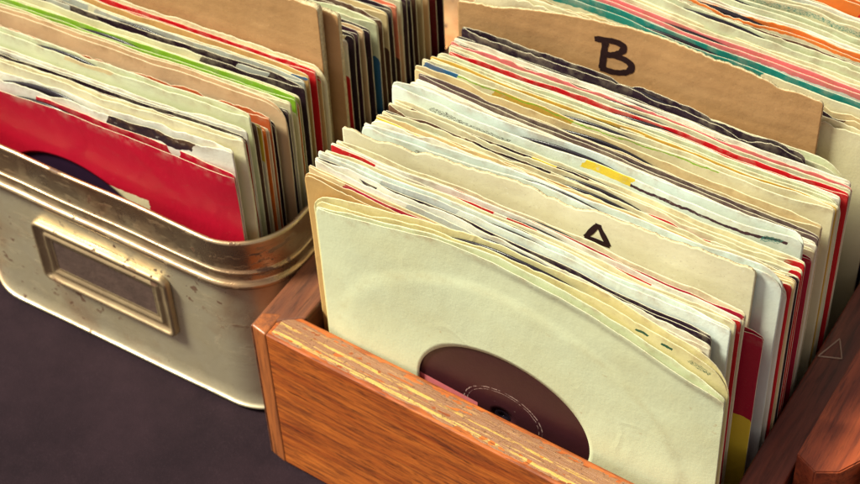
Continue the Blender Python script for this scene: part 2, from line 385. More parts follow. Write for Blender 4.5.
# second crate at the right
c2 = empty('wooden_crate', (26, 12, GZ))
tag(c2, 'reddish wooden crate with a chamfered corner, cut off by the right border', 'crate')
def c2_part(name, bm, mat):
    o = obj_bm(name, bm, mat); in_parent(o, c2); return o
T2 = 12.2
bm = bmesh.new()
plan = [(20.62, 2.75), (21.55, 2.30), (22.35, 2.75), (23.0, 3.9), (23.0, 30), (20.62, 30)]
lo_ = [bm.verts.new(Vector((x, y, GZ)) * S) for x, y in plan]; hi_ = [bm.verts.new(Vector((x, y, T2)) * S) for x, y in plan]
bm.faces.new(lo_[::-1]); bm.faces.new(hi_)
for i in range(6): bm.faces.new((lo_[i], lo_[(i + 1) % 6], hi_[(i + 1) % 6], hi_[i]))
bmesh.ops.bevel(bm, geom=list(bm.edges), offset=.06 * S, segments=2, affect='EDGES')
c2_part('side_board', bm, W_RED)
c2_part('front_board', box(23.03, 44, 3.4, 5.0, GZ, T2 - .3), W_END)
c2_part('side_board', box(42.4, 44, 5.02, 30, GZ, T2 - .3), W_RED)
c2_part('back_board', box(20.62, 44, 30.02, 31.6, GZ, T2 - .3), W_RED)

# ------------------------------------------------------------------ metal tin
TX0, TX1, TY0, TY1, TR_ = -21.9, -2.75, 0.05, 31.0, 3.0
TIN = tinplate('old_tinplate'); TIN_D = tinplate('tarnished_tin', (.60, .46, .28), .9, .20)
def rrect(o, n=14):
    pts = []; x0, x1, y0, y1, r = TX0 - o, TX1 + o, TY0 - o, TY1 + o, TR_ + o
    for cx, cy, a0 in ((x1 - r, y0 + r, -90), (x1 - r, y1 - r, 0), (x0 + r, y1 - r, 90), (x0 + r, y0 + r, 180)):
        for k in range(n + 1):
            a = math.radians(a0 + 90 * k / n); pts.append((cx + r * math.cos(a), cy + r * math.sin(a)))
    out = []                                   # subdivide the long sides
    for i, p in enumerate(pts):
        q = pts[(i + 1) % len(pts)]; L = math.dist(p, q); m = max(1, int(L / 1.2))
        for k in range(m): out.append((p[0] + (q[0] - p[0]) * k / m, p[1] + (q[1] - p[1]) * k / m))
    return out
def loft(profile, dent=0.0):
    bm = bmesh.new(); rings = []
    for (o, z) in profile:
        ring = []
        for (x, y) in rrect(o):
            dd = dent * noise.noise(Vector((x / 4, y / 4, z / 3)))
            ring.append(bm.verts.new(Vector((x, y + dd, z)) * S))
        rings.append(ring)
    for a, b_ in zip(rings, rings[1:]):
        m = len(a)
        for i in range(m): bm.faces.new((a[i], a[(i + 1) % m], b_[(i + 1) % m], b_[i]))
    return bm, rings
tin = empty('metal_tin', (-12.3, 12, GZ))
tag(tin, 'old rust flecked metal tin of records with a label holder on its front', 'tin')
RIM = 13.1
def arc(o0, z0, r, a0, a1, n=7): return [(o0 + r * math.cos(math.radians(a0 + (a1 - a0) * k / n)), z0 + r * math.sin(math.radians(a0 + (a1 - a0) * k / n))) for k in range(n + 1)]
body_prof = [(-.5, GZ + .02), (-.05, GZ + .02)] + arc(.0, GZ + .12, .09, -90, 90) + [(-.07, GZ + .32), (-.08, GZ + 1.2), (-.06, 5), (-.04, 8), (-.06, 10.0)]
bm, rg = loft(body_prof, .10); bm.faces.new(rg[0][::-1])
def tin_part(name, bm, mat, smooth=True):
    o = obj_bm(name, bm, mat, smooth=smooth); in_parent(o, tin)
    return o
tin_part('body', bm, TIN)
band = [(-.06, 10.0), (-.02, 10.15)] + arc(.02, 10.42, .22, -80, 80) + [(.02, 10.75), (.0, 10.95)] + arc(-.02, 11.15, .10, -80, 80) + [(-.02, 11.4), (.0, 12.6)] + arc(-.06, 13.0, .13, -20, 200, 9) + [(-.22, 12.7), (-.22, 3.0)]
bm, rg = loft(band, .11)
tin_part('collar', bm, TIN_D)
# label holder on the front wall
HX0, HX1, HZ0, HZ1 = -16.3, -8.3, 4.95, 8.95
def frame_ring(bm, x0, x1, z0, z1, wdt, prof, r=.4, y=TY0 + .03):
    """rectangular moulding; prof = (inward 0..1, outward height)"""
    def rr(i):
        pts = []; a, b_, c, d = x0 + i, x1 - i, z0 + i, z1 - i; q = max(.05, r - i)
        for cx, cz, a0 in ((b_ - q, c + q, -90), (b_ - q, d - q, 0), (a + q, d - q, 90), (a + q, c + q, 180)):
            for k in range(6):
                t = math.radians(a0 + 90 * k / 5); pts.append((cx + q * math.cos(t), cz + q * math.sin(t)))
        return pts
    rings = [[bm.verts.new(Vector((px, y - h, pz)) * S) for px, pz in rr(t * wdt)] for t, h in prof]
    for a, b_ in zip(rings, rings[1:]):
        m = len(a)
        for i in range(m): bm.faces.new((a[i], a[(i + 1) % m], b_[(i + 1) % m], b_[i]))
bm = bmesh.new()
frame_ring(bm, HX0, HX1, HZ0, HZ1, .62, [(0, 0), (.03, .22), (.12, .32), (.30, .34), (.40, .28), (.52, .17), (.72, .13), (1, .15)], .45)
frame_ring(bm, HX0 + .6, HX1 - .6, HZ0 + .6, HZ1 - .6, .50, [(0, .15), (.2, .24), (.34, .25), (.5, .15), (.75, .12), (.88, .16), (1, .0)], .16)
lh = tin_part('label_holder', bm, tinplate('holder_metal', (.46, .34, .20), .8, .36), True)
bm = box(HX0 + 1.05, HX1 - 1.05, TY0 - .10, TY0 + .05, HZ0 + 1.05, HZ1 - 1.05, .01, 1)
cd_ = obj_bm('label_card', bm, simple('stained_card', (.11, .065, .05), .7, 300, .3, .7, varscale=90)); cd_.parent = lh

# ------------------------------------------------------------------ sleeves
def sst(a, b_, x): t = np.clip((x - a) / (b_ - a), 0, 1); return t * t * (3 - 2 * t)
def nz(x, y, z): return noise.noise(Vector((x, y, z)))
vn = np.vectorize(nz)
def W(X, Y, Z, off):
    """bend shared by neighbours in a row, stronger towards the open tops"""
    k = np.clip((Z - FL) / 15.5, 0, 1.2)
    return .22 * vn(X / 7.5 + off, Y / 5.0, Z / 11) * k ** 1.6 + .07 * vn(X / 3.0 + off, Y / 2.2 + 7, Z / 7) * k ** 3

def jag(u, seed, amp, w):
    a = .05 * vn(u * w / 3.0, seed, 0) + .025 * vn(u * w * 1.6, seed, 4) + .012 * vn(u * w * 5, seed, 4)
    if amp:
        s = vn(u * w / 1.4, seed, 9)
        a = a - amp * np.clip(s - .05, 0, 1) * 1.1 - amp * .35 * np.abs(vn(u * w * 2.6, seed, 2)) + amp * .10 * vn(u * w * 9, seed, 3)
    return a

class Sheet:
    """bend of one sleeve, usable for anything that lies on it or inside it"""
    def __init__(s, row, x0, w_, YL, YR, zL, zR, seed, op):
        s.row, s.x0, s.w, s.YL, s.YR, s.zL, s.zR, s.seed, s.op = row, x0, w_, YL, YR, zL, zR, seed, op
        s.off = 0 if row == 'C' else 31.7
        s.cx = x0 + w_ / 2; s.cy = (YL + YR) / 2
    def top(s, u):
        if 'prof' in s.op:
            xs, zs = zip(*s.op['prof']); return np.interp(s.x0 + s.w * u, xs, zs)
        return s.zL + (s.zR - s.zL) * u + s.op.get('sag', 0) * np.sin(np.pi * u) * -1
    def y(s, u, z):
        """world y of the middle plane"""
        X = s.x0 + s.w * u; Yc = s.YL + (s.YR - s.YL) * u
        k = np.clip((z - FL) / (s.top(u) - FL), 0, 1.05)
        loc = s.op.get('wave', .075) * vn(u * s.w / 4.2 + s.seed * 3.1, s.seed, z / 9) * k ** 3
        return Yc + W(X, Yc, z, s.off) * s.op.get('follow', 1) + loc
def grid_rows(n): # dense near the top
    return [1 - (1 - j / n) ** 2.2 for j in range(n + 1)]

def make_sleeve(row, color, x0, w_, YL, YR, zL, zR, prints, op, label, seed):
    sh = Sheet(row, x0, w_, YL, YR, zL, zR, seed, op)
    NX = 84 if op.get('torn', 0) > .2 else 56
    us = np.linspace(0, 1, NX + 1); us = .5 - .5 * np.cos(us * np.pi) * .35 + (us - .5) * .65 if False else us
    us = np.concatenate([[0, .004, .012, .024], us[(us > .03) & (us < .97)], [.976, .988, .996, 1]])
    NX = len(us) - 1
    vs = grid_rows(14); half = min(.075 + op.get('bulge', .03), op.get('room', 1))
    mo = op.get('mouth', .08); rc = op.get('round', .17)
    rnd = random.Random(seed)
    verts, uvs, faces = [], [], []
    div = color == 'divider'
    def col_profile(side):
        """rows from the top down for one panel; side -1 front, +1 back"""
        ed = np.minimum(us, 1 - us) * w_
        rl = rc * np.where(us < .5, .6, 1.0)
        drop = np.where(ed < rl, rl - np.sqrt(np.maximum(rl ** 2 - (rl - ed) ** 2, 0)), 0)
        low = 0 if side > 0 else op.get('lower', .04 + .10 * rnd.random())
        if div: low = 0
        T = sh.top(us) + jag(us, seed * 1.7 + (side > 0) * (.6 if not div else 0), op.get('torn', .04), w_) - drop - low
        rws = []
        for v in vs[::-1]:
            z = FL + (T - FL) * v
            e = np.clip(ed / (.10 * w_), 0, 1); shape = np.sin(e * np.pi / 2)
            g_ = half * (.15 + .85 * shape) * min(1, v * 8) * (1 if not div else 0)
            m_ = 0 if div else mo * sst(.80, 1, v) * np.clip(.5 + 1.1 * vn(us * w_ / 3.5, seed * 2.3, side * 1.9), 0, 1.4) * shape
            curl = op.get('lip', 0) * sst(.955, 1, v) ** 1.3 * sst(.30, .55, us) if side < 0 else 0
            cr = .028 * vn(us * w_ / 1.1, z / 1.1, seed) if not div else .02 * vn(us * w_ / 2, z / 2, seed)
            if not div: cr = cr + (.035 * vn(us * w_ / .8, seed * 1.9, side * 3) + .05 * vn(us * w_ / 2.0, seed * .7, side)) * sst(.86, 1, v) * min(1, op.get('room', .1) * 14)
            if op.get('disc'):
                rr = np.sqrt((us * w_ - w_ * .495) ** 2 + ((z - op['disc'][1]) / .86) ** 2)
                g_ = g_ + .075 * (1 - sst(8.0, 8.7, rr))
            yy = sh.y(us, z) + side * (g_ + m_) - curl + cr
            zz = z - (np.abs(curl) * .35 if side < 0 else 0)
            rws.append((sh.x0 + w_ * us, yy, zz, T - z))
        return rws
    rowsL = col_profile(-1)
    if div:
        # a board: one curved sheet given real thickness below
        allrows = [(r, 0.) for r in rowsL]
    else:
        allrows = [(r, 0.) for r in rowsL] + [(r, 2.) for r in col_profile(1)[::-1]]
    # centre hole cut from the front panel
    for (X, Y, Z, dd), uo in allrows:
        for i in range(NX + 1):
            verts.append(((X[i] - sh.cx) * S, (Y[i] - sh.cy) * S, (Z[i] - FL) * S)); uvs.append((us[i] + uo, dd[i]))
    nr = len(allrows)
    half_rows = len(rowsL)
    hole = op.get('hole')
    for j in range(nr - 1):
        if hole and j < half_rows - 1: continue
        for i in range(NX):
            a = j * (NX + 1) + i; faces.append((a, a + NX + 1, a + NX + 2, a + 1))
    if hole:
        hu, hz, rx, rz = hole; na, nrad = 240, 46
        base = len(verts); cxw = hu * w_; Tt = np.interp
        toprow = rowsL[0]; botz = FL + .02
        topf = lambda u_: np.interp(u_, us, toprow[2])
        side_pts = []
        for k in range(na):
            a = 2 * math.pi * k / na; ca, sa = math.cos(a), math.sin(a)
            # distance to the border
            best = 1e9
            if ca > 1e-6: best = min(best, (w_ - cxw) / (rx * ca))
            if ca < -1e-6: best = min(best, -cxw / (rx * ca))
            if sa < -1e-6: best = min(best, (botz - hz) / (rz * sa))
            if sa > 1e-6:
                t_ = 6.
                for _ in range(12): t_ = (topf(min(1, max(0, (cxw + rx * ca * t_) / w_))) - hz) / (rz * sa)
                best = min(best, t_) if t_ > 0 else best
            side_pts.append(best)
        Xs = np.zeros((nrad + 1, na)); Zs = np.zeros((nrad + 1, na))
        for q in range(nrad + 1):
            f_ = 1 - (1 - q / nrad) ** 1.5
            for k in range(na):
                a = 2 * math.pi * k / na; t_ = 1 + (side_pts[k] - 1) * f_
                Xs[q, k] = cxw + rx * math.cos(a) * t_; Zs[q, k] = hz + rz * math.sin(a) * t_
        uu = np.clip(Xs / w_, 0, 1); T = topf(uu); vv = np.clip((Zs - FL) / (T - FL), 0, 1)
        ed = np.minimum(uu, 1 - uu) * w_; shape = np.sin(np.clip(ed / (.10 * w_), 0, 1) * np.pi / 2)
        g_ = half * (.15 + .85 * shape) * np.minimum(1, vv * 8)
        rr = np.sqrt((Xs - cxw) ** 2 + ((Zs - hz) / .86) ** 2)
        g_ = g_ + .055 * (1 - sst(7.7, 8.5, rr)) * shape
        m_ = mo * sst(.80, 1, vv) * np.clip(.5 + 1.1 * vn(uu * w_ / 3.5, seed * 2.3, -1.9), 0, 1.4) * shape
        curl = op.get('lip', 0) * sst(.955, 1, vv) ** 1.3 * sst(.30, .55, uu)
        crk = .07 * vn(Xs / 5.5, Zs / 3.0, seed) + .006 * vn(Xs / .9, Zs / 1.3, seed)
        Yy = sh.y(uu, Zs) - (g_ + m_) - curl + crk
        Zz = Zs - curl * .35
        for q in range(nrad + 1):
            for k in range(na):
                verts.append(((sh.x0 + Xs[q, k] - sh.cx) * S, (Yy[q, k] - sh.cy) * S, (Zz[q, k] - FL) * S)); uvs.append((uu[q, k], T[q, k] - Zs[q, k]))
        for q in range(nrad):
            for k in range(na):
                a = base + q * na + k; b_ = base + q * na + (k + 1) % na
                faces.append((a, a + na, b_ + na, b_))
    name = 'divider_card' if div else 'record_sleeve'
    me = bpy.data.meshes.new(name); me.from_pydata(verts, [], faces); me.update()
    uvl = me.uv_layers.new(name='UVMap')
    li = np.zeros(len(me.loops), dtype=np.int32); me.loops.foreach_get('vertex_index', li)
    uva = np.array(uvs, dtype=np.float32)[li].ravel(); uvl.data.foreach_set('uv', uva)
    if div: mats = [cardboard(op['mat']), M_RIMK]
    else: mats = [paper(color, tuple(prints), 0, ring=op.get('ring')), M_RIM]
    o = link_mesh(name, me, mats)
    if hole or True:
        bm = bmesh.new(); bm.from_mesh(me)
        lonely = [v for v in bm.verts if not v.link_faces]; bmesh.ops.delete(bm, geom=lonely, context='VERTS'); bm.to_mesh(me); bm.free()
    so_ = o.modifiers.new('paper_thickness', 'SOLIDIFY'); so_.thickness = (op.get('thick', .10) if div else op.get('pt', .024)) * S
    so_.offset = 0; so_.use_rim = True; so_.material_offset_rim = 1; so_.use_even_offset = False
    o.location = Vector((sh.cx, sh.cy, FL)) * S
    if div:
        cat, grp = 'divider card', 'cardboard dividers standing between the records'
    else:
        cat, grp = 'record sleeve', ('record sleeves filed in the wooden crate' if row == 'C' else 'record sleeves filed in the metal tin')
    tag(o, label, cat, grp)
    return o, sh

def vinyl(sh, label, lab_col, R=8.0, th=1.0, zc=None, hole_u=.495, low=None, zcut=0, full=True, lr=4.6, dz=0):
    """a record inside a sleeve: disc with a paper label and a spindle hole"""
    sq = .86; cx = sh.x0 + sh.w * hole_u; zc = zc if zc is not None else sh.top(hole_u) - .12 - R * sq
    t = empty('vinyl_record', (cx, float(sh.y(np.array(.5), np.array(zc))), zc))
    tag(t, label, 'record', 'records showing in their sleeves')
    oy = t.location.y / S
    def annulus(r0, r1, dy, nr_, name, mat, parent):
        na = 120; verts = []; faces = []
        A = np.linspace(0, 2 * np.pi, na, endpoint=False)
        for side in (-1, 1):
            for q in range(nr_ + 1):
                r = r0 + (r1 - r0) * q / nr_
                X = cx + r * np.cos(A); Z = zc + r * np.sin(A) * sq
                Y = sh.y(np.clip((X - sh.x0) / sh.w, 0, 1), Z) + side * dy
                for k in range(na): verts.append(((X[k] - cx) * S, (Y[k] - oy) * S, (Z[k] - zc) * S))
        m = (nr_ + 1) * na
        for s_ in (0, 1):
            for q in range(nr_):
                for k in range(na):
                    a = s_ * m + q * na + k; b_ = s_ * m + q * na + (k + 1) % na
                    faces.append((a, b_, b_ + na, a + na) if s_ == 0 else (a, a + na, b_ + na, b_))
        for q in (0, nr_):
            for k in range(na):
                a = q * na + k; b_ = q * na + (k + 1) % na
                faces.append((a, b_, b_ + m, a + m) if q else (a, a + m, b_ + m, b_))
        me = bpy.data.meshes.new(name); me.from_pydata(verts, [], faces); me.update()
        return link_mesh(name, me, mat, parent)
    annulus(.03, R, .055 * th, 24, 'disc', M_VINYL, t)
    if lab_col: annulus(.40, lr, .066, 14, 'paper_label', label_mat('record_label', lab_col, low, zcut), t)
    return t

# strokes lying on a card: marker letters
def rounded(ln, it=2):
    for _ in range(it):                       # corner cutting keeps the ends
        q = [ln[0]]
        for a, b_ in zip(ln, ln[1:]):
            q += [(a[0] * .75 + b_[0] * .25, a[1] * .75 + b_[1] * .25), (a[0] * .25 + b_[0] * .75, a[1] * .25 + b_[1] * .75)]
        ln = q + [ln[-1]]
    return ln
def strokes(sh, name, lines, wdt, u0, dtop, par, thick=.10, soft=True):
    bm = bmesh.new()
    for ln in lines:
        if soft: ln = rounded(ln)
        P = []
        for (a, b_), (c, d) in zip(ln, ln[1:]):
            n_ = max(2, int(math.hypot(c - a, d - b_) / .12))
            P += [(a + (c - a) * k / n_, b_ + (d - b_) * k / n_) for k in range(n_)]
        P.append(ln[-1]); prev = None
        for i, (a, b_) in enumerate(P):
            c, d = P[min(i + 1, len(P) - 1)]; e, f_ = P[max(i - 1, 0)]
            tx, tz = c - e, d - f_; L = math.hypot(tx, tz) or 1; nx_, nz_ = -tz / L, tx / L
            hw = wdt * (.5 + .13 * nz(i * .35, u0 * 9, 1))
            pair = []
            for s_ in (-1, 1):
                X = u0 * sh.w + a + s_ * nx_ * hw; uu = X / sh.w; Z = float(sh.top(uu)) - dtop + b_ + s_ * nz_ * hw
                Yv = float(sh.y(np.array(uu), np.array(Z))) + .02 * nz(uu * sh.w / 2, Z / 2, sh.seed)
                pair.append(bm.verts.new(((sh.x0 + X - sh.cx) * S, (Yv - thick / 2 - .012 - sh.cy) * S, (Z - FL) * S)))
            if prev: bm.faces.new((prev[0], prev[1], pair[1], pair[0]))
            prev = pair
    for f in bm.faces: f.normal_update()
    o = obj_bm(name, bm, M_INK, par, False); sol = o.modifiers.new('ink_thickness', 'SOLIDIFY'); sol.thickness = .003 * S; sol.offset = 0
    return o

ROWS = [
  ('C', 'yellowish', 0.13, 18.32, 0.6, 0.5, 18.04, 17.67, [('dgreen', 0.8, 0.83, 0.3, 0.42), ('dgreen', 0.86, 0.885, 0.32, 0.44), ('~dgreen', 0.92, 0.965, 0.25, 0.5)], {'round': 1.2, 'torn': 0.2, 'prof': [(-1, 18.0), (0.2, 18.17), (1.04, 18.36), (3.4, 18.9), (6.2, 19.3), (8.8, 19.55), (10.9, 19.5), (13.0, 19.42), (14.0, 19.3), (15.5, 19.0), (16.7, 18.8), (17.6, 18.5), (19, 17.9)], 'room': 0.09, 'mouth': 0.08, 'vinyl': 1, 'lower': 0.14, 'vl': 'black record edge showing in the yellowed one with green marks', 'wave': 0.075}, 'yellowed sleeve with small green printed marks near its rounded right corner, second in its crate'),
  ('C', 'kraft', -0.45, 17.5, 1.0, 0.85, 18.98, 18.22, [], {'round': 0.8, 'mouth': 0.079, 'sag': 0.2, 'torn': 0.21, 'room': 0.042, 'wave': 0.038}, 'brown kraft sleeve standing out at the left behind the front white sleeve'),
  ('C', 'tan', -0.34, 17.41, 1.2, 1.0, 19.11, 18.19, [('crimson', 0.1, 0.8, -0.2, 0.5), ('red', 0.975, 1.1, -1, 20)], {'bulge': 0.0, 'mouth': 0.0, 'wave': 0.03, 'torn': 0.04, 'sag': 0.1, 'thin': 1, 'room': 0.042}, 'thin tan sleeve squeezed directly behind the brown kraft one at the crate front'),
  ('C', 'white', -0.12, 17.41, 1.4, 1.15, 19.52, 18.44, [('smoke', 0.25, 0.5, -0.2, 0.5)], {'mouth': 0.079, 'torn': 0.22, 'room': 0.048, 'vinyl': 1, 'lower': 0.15, 'vl': 'black record edge showing in the crumpled white inner sleeve just behind the brown kraft sleeve', 'wave': 0.038}, 'crumpled white inner sleeve just behind the brown kraft sleeve'),
  ('C', 'inkblack', -0.24, 17.41, 1.6, 1.4, 19.32, 18.6, [('black', 0.97, 1.1, -1, 20)], {'bulge': 0.0, 'mouth': 0.0, 'wave': 0.03, 'torn': 0.04, 'sag': 0.0, 'thin': 1, 'room': 0.054}, 'thin black sleeve behind the crumpled white inner sleeve just behind the brown kraft sleeve'),
  ('C', 'bluewhite', -0.2, 17.98, 1.8, 1.65, 19.52, 19.17, [('smoke', 0.17, 0.36, -0.2, 0.6)], {'mouth': 0.079, 'room': 0.048, 'vinyl': 1, 'lower': 0.06, 'vl': 'black record edge showing in the bluish white one near the crate front', 'wave': 0.039}, 'bluish white sleeve with a grey smear on its upper edge, near the crate front'),
  ('C', 'bluewhite', -0.24, 17.93, 1.98, 1.82, 19.17, 18.92, [], {'bulge': 0.0, 'mouth': 0.0, 'wave': 0.03, 'torn': 0.1, 'sag': 0.0, 'thin': 1, 'room': 0.042}, 'thin bluish white sleeve squeezed directly behind the bluish white one near the crate front'),
  ('C', 'cream', -0.12, 17.93, 2.15, 2.0, 19.32, 19.16, [('~black', 0.3, 0.6, 0.2, 0.45)], {'mouth': 0.079, 'torn': 0.1, 'room': 0.048, 'vinyl': 1, 'lower': 0.05, 'vl': 'black record edge showing in the cream lettered one near the crate front', 'wave': 0.038}, 'cream sleeve with small dark lettering in front of the red edged sleeve'),
  ('C', 'white', -0.05, 17.9, 2.5, 2.4, 19.45, 18.89, [('red', 0.0, 0.12, -0.2, 0.6), ('red', 0.27, 0.42, -0.2, 0.5), ('red', 0.45, 0.52, -0.2, 0.6), ('red', 0.7, 0.8, -0.2, 0.5), ('red', 0.975, 1.1, -1, 20)], {'room': 0.048, 'mouth': 0.08, 'vinyl': 1, 'lower': 0.09, 'vl': 'black record edge showing in the broken red banded one', 'wave': 0.044}, 'white sleeve with a broken red band along its top and a red right edge'),
  ('C', 'kraft', -0.12, 17.9, 2.7, 2.6, 19.08, 18.57, [('black', 0.15088205369630134, 0.8965059029670995, -0.2, 0.5)], {'bulge': 0.0, 'mouth': 0.0, 'wave': 0.03, 'torn': 0.04, 'sag': 0.0, 'thin': 1, 'room': 0.048}, 'thin brown kraft sleeve squeezed directly behind the broken red banded one'),
  ('C', 'cream', -0.09, 17.92, 2.9, 2.8, 19.26, 18.81, [('crimson', 0.3, 1, -0.2, 0.5)], {'torn': 0.1, 'room': 0.048, 'mouth': 0.08, 'vinyl': 1, 'lower': 0.07, 'vl': 'black record edge showing in the cream sleeve with a hair thin crimson line', 'wave': 0.044}, 'cream sleeve with a hair thin crimson line, last before the letter A divider'),
  ('C', 'crimson', 0.01, 18.48, 3.2, 3.2, 18.32, 17.48, [('yellow', -0.1, 1.1, 4.9, 20)], {'hide': 1, 'torn': 0.15, 'room': 0.084, 'mouth': 0.08, 'wave': 0.075}, 'crimson and yellow picture sleeve sticking out at the right under the letter A divider'),
  ('C', 'divider', -0.21, 17.84, 3.6, 3.9, 19.39, 20.15, [], {'letter': 'A', 'mat': 'paperboard', 'torn': 0.5, 'wave': 0.075}, 'pale cardboard divider card with a torn top edge and a black letter A'),
  ('C', 'bluewhite', 0.31, 18.3, 4.15, 4.2, 19.46, 20.01, [('~black', 0.15, 0.4, 0.25, 0.45)], {'round': 1.0, 'mouth': 0.09, 'room': 0.048, 'vinyl': 1, 'lower': 0.14, 'vl': 'black record edge showing in the clean bluish white sleeve directly behind the letter A divider', 'wave': 0.044}, 'clean bluish white sleeve directly behind the letter A divider, rounded right corner'),
  ('C', 'white', 0.3, 18.2, 4.35, 4.4, 19.17, 19.37, [('crimson', 0.1, 0.8, -0.2, 0.5), ('red', 0.975, 1.1, -1, 20)], {'bulge': 0.0, 'mouth': 0.0, 'wave': 0.03, 'torn': 0.04, 'sag': 0.0, 'thin': 1, 'room': 0.048}, 'thin white sleeve behind the clean bluish white sleeve directly behind the letter A divider'),
  ('C', 'white', 0.47, 18.2, 4.55, 4.6, 19.37, 19.22, [('tan', 0.5, 0.75, 0.1, 0.5)], {'mouth': 0.086, 'round': 0.9, 'torn': 0.27, 'room': 0.048, 'vinyl': 1, 'lower': 0.15, 'vl': 'black record edge showing in the white sleeve with open curling mouth', 'wave': 0.042}, 'white sleeve with open curling mouth, second behind the letter A divider'),
  ('C', 'cream', 0.56, 18.2, 4.75, 4.78, 19.17, 18.99, [('crimson', 0.1, 0.8, -0.2, 0.5), ('red', 0.975, 1.1, -1, 20)], {'bulge': 0.0, 'mouth': 0.0, 'wave': 0.03, 'torn': 0.1, 'sag': 0.0, 'thin': 1, 'room': 0.044}, 'thin cream sleeve squeezed directly behind the white sleeve with open curling mouth'),
  ('C', 'tan', 0.5, 18.32, 4.95, 4.95, 19.22, 19.02, [('yellow', 0.0, 0.3, -0.2, 0.5)], {'torn': 0.2, 'room': 0.044, 'mouth': 0.08, 'wave': 0.041}, 'tan sleeve with a yellow strip at its left, third behind the letter A divider'),
  ('C', 'kraft', 0.46, 18.32, 5.15, 5.12, 19.05, 18.89, [], {'bulge': 0.0, 'mouth': 0.0, 'wave': 0.03, 'torn': 0.1, 'sag': 0.0, 'thin': 1, 'room': 0.044}, 'thin brown kraft sleeve behind the tan sleeve with a yellow strip at its left'),
  ('C', 'cream', 0.5, 18.32, 5.35, 5.3, 19.12, 19.01, [('teal', 0.03, 0.16, -0.2, 0.55), ('black', 0.97, 1.1, -1, 20), ('yellow', 0.42, 0.55, -0.2, 0.6)], {'torn': 0.23, 'room': 0.048, 'mouth': 0.08, 'vinyl': 1, 'lower': 0.1, 'vl': 'black record edge showing in the one with the teal patch', 'wave': 0.042}, 'cream sleeve with a teal patch at its left end and a black right edge'),
  ('C', 'inkblack', 0.46, 18.29, 5.57, 5.47, 18.89, 18.75, [('crimson', 0.1, 0.8, -0.2, 0.5), ('red', 0.975, 1.1, -1, 20)], {'bulge': 0.0, 'mouth': 0.0, 'wave': 0.03, 'torn': 0.04, 'sag': 0.0, 'thin': 1, 'room': 0.047}, 'thin black sleeve squeezed directly behind the one with the teal patch'),
  ('C', 'cream', 0.5, 18.29, 5.8, 5.65, 19.14, 18.98, [('brown', 0.0, 0.19, -0.2, 0.6), ('black', 0.2, 0.42, -0.2, 0.6), ('red', 0.5, 0.8, -0.2, 0.5), ('red', 0.975, 1.1, -1, 20)], {'torn': 0.23, 'room': 0.048, 'mouth': 0.08, 'vinyl': 1, 'lower': 0.11, 'vl': 'black record edge showing in the one with dark brown blocks', 'wave': 0.044}, 'cream sleeve with dark brown blocks along the left of its top edge'),
  ('C', 'black', 0.46, 18.23, 6.0, 5.85, 18.72, 18.62, [], {'bulge': 0.0, 'mouth': 0.0, 'wave': 0.03, 'torn': 0.04, 'sag': 0.0, 'thin': 1, 'room': 0.048}, 'thin black sleeve squeezed directly behind the one with dark brown blocks'),
  ('C', 'cream', 0.5, 18.23, 6.2, 6.05, 19.04, 19.01, [('black', 0.05, 0.5, -0.2, 0.5), ('yellow', 0.36, 0.42, -0.2, 0.9), ('red', 0.96, 1.1, -1, 20)], {'room': 0.048, 'mouth': 0.08, 'vinyl': 1, 'lower': 0.11, 'vl': 'black record edge showing in the one with a thin black rule', 'wave': 0.044}, 'cream sleeve with one thin black rule under its top edge and a red right edge'),
  ('C', 'bluewhite', -0.0, 18.37, 6.8, 6.6, 19.28, 19.67, [('~black', 0.12, 0.33, 0.35, 0.62), ('dgreen', 0.34, 0.4, 0.55, 0.8), ('purple', 0.62, 0.98, 0.35, 0.5), ('yellow', 0.5, 0.62, -0.2, 0.5), ('~teal', 0.93, 0.97, 0.3, 0.6)], {'round': 0.5, 'mouth': 0.18, 'room': 0.096, 'vinyl': 1, 'lower': 0.14, 'vl': 'black record edge showing in the tall white one with small dark printing', 'wave': 0.075}, 'tall white sleeve with small dark printing and a yellow streak, midway in the crate'),
  ('C', 'crimson', 0.19, 18.46, 7.2, 7.0, 18.6, 18.28, [('cream', -0.1, 0.97, -1, 20), ('crimson', 0.3, 0.7, -0.2, 0.5)], {'hide': 1, 'room': 0.096, 'mouth': 0.08, 'wave': 0.075}, 'cream sleeve with a broad crimson right edge, midway in the crate'),
  ('C', 'cream', 0.13, 18.5, 7.6, 7.4, 18.48, 18.34, [('magenta', 0.14, 0.25, -0.2, 0.6), ('black', 0.5, 0.75, -0.2, 0.5), ('yellow', 0.78, 0.9, -0.2, 0.6)], {'room': 0.048, 'mouth': 0.08, 'vinyl': 1, 'lower': 0.09, 'vl': 'black record edge showing in the one with the magenta bar', 'wave': 0.04}, 'cream sleeve with a short magenta bar near its left end'),
  ('C', 'kraft', 0.1, 18.45, 7.78, 7.58, 18.27, 18.15, [], {'bulge': 0.0, 'mouth': 0.0, 'wave': 0.03, 'torn': 0.04, 'sag': 0.0, 'thin': 1, 'room': 0.041}, 'thin brown kraft sleeve squeezed directly behind the one with the magenta bar'),
  ('C', 'white', 0.11, 18.45, 7.95, 7.75, 18.42, 18.31, [('yellow', 0.4, 0.5, -0.2, 0.5)], {'mouth': 0.076, 'torn': 0.25, 'room': 0.041, 'wave': 0.037}, 'white sleeve in front of the speckled grey brown one'),
  ('C', 'white', 0.24, 18.23, 8.15, 7.9, 18.35, 18.23, [], {'bulge': 0.0, 'mouth': 0.0, 'wave': 0.03, 'torn': 0.1, 'sag': 0.0, 'thin': 1, 'room': 0.042}, 'thin white sleeve behind the white sleeve in front of the speckled grey brown one'),
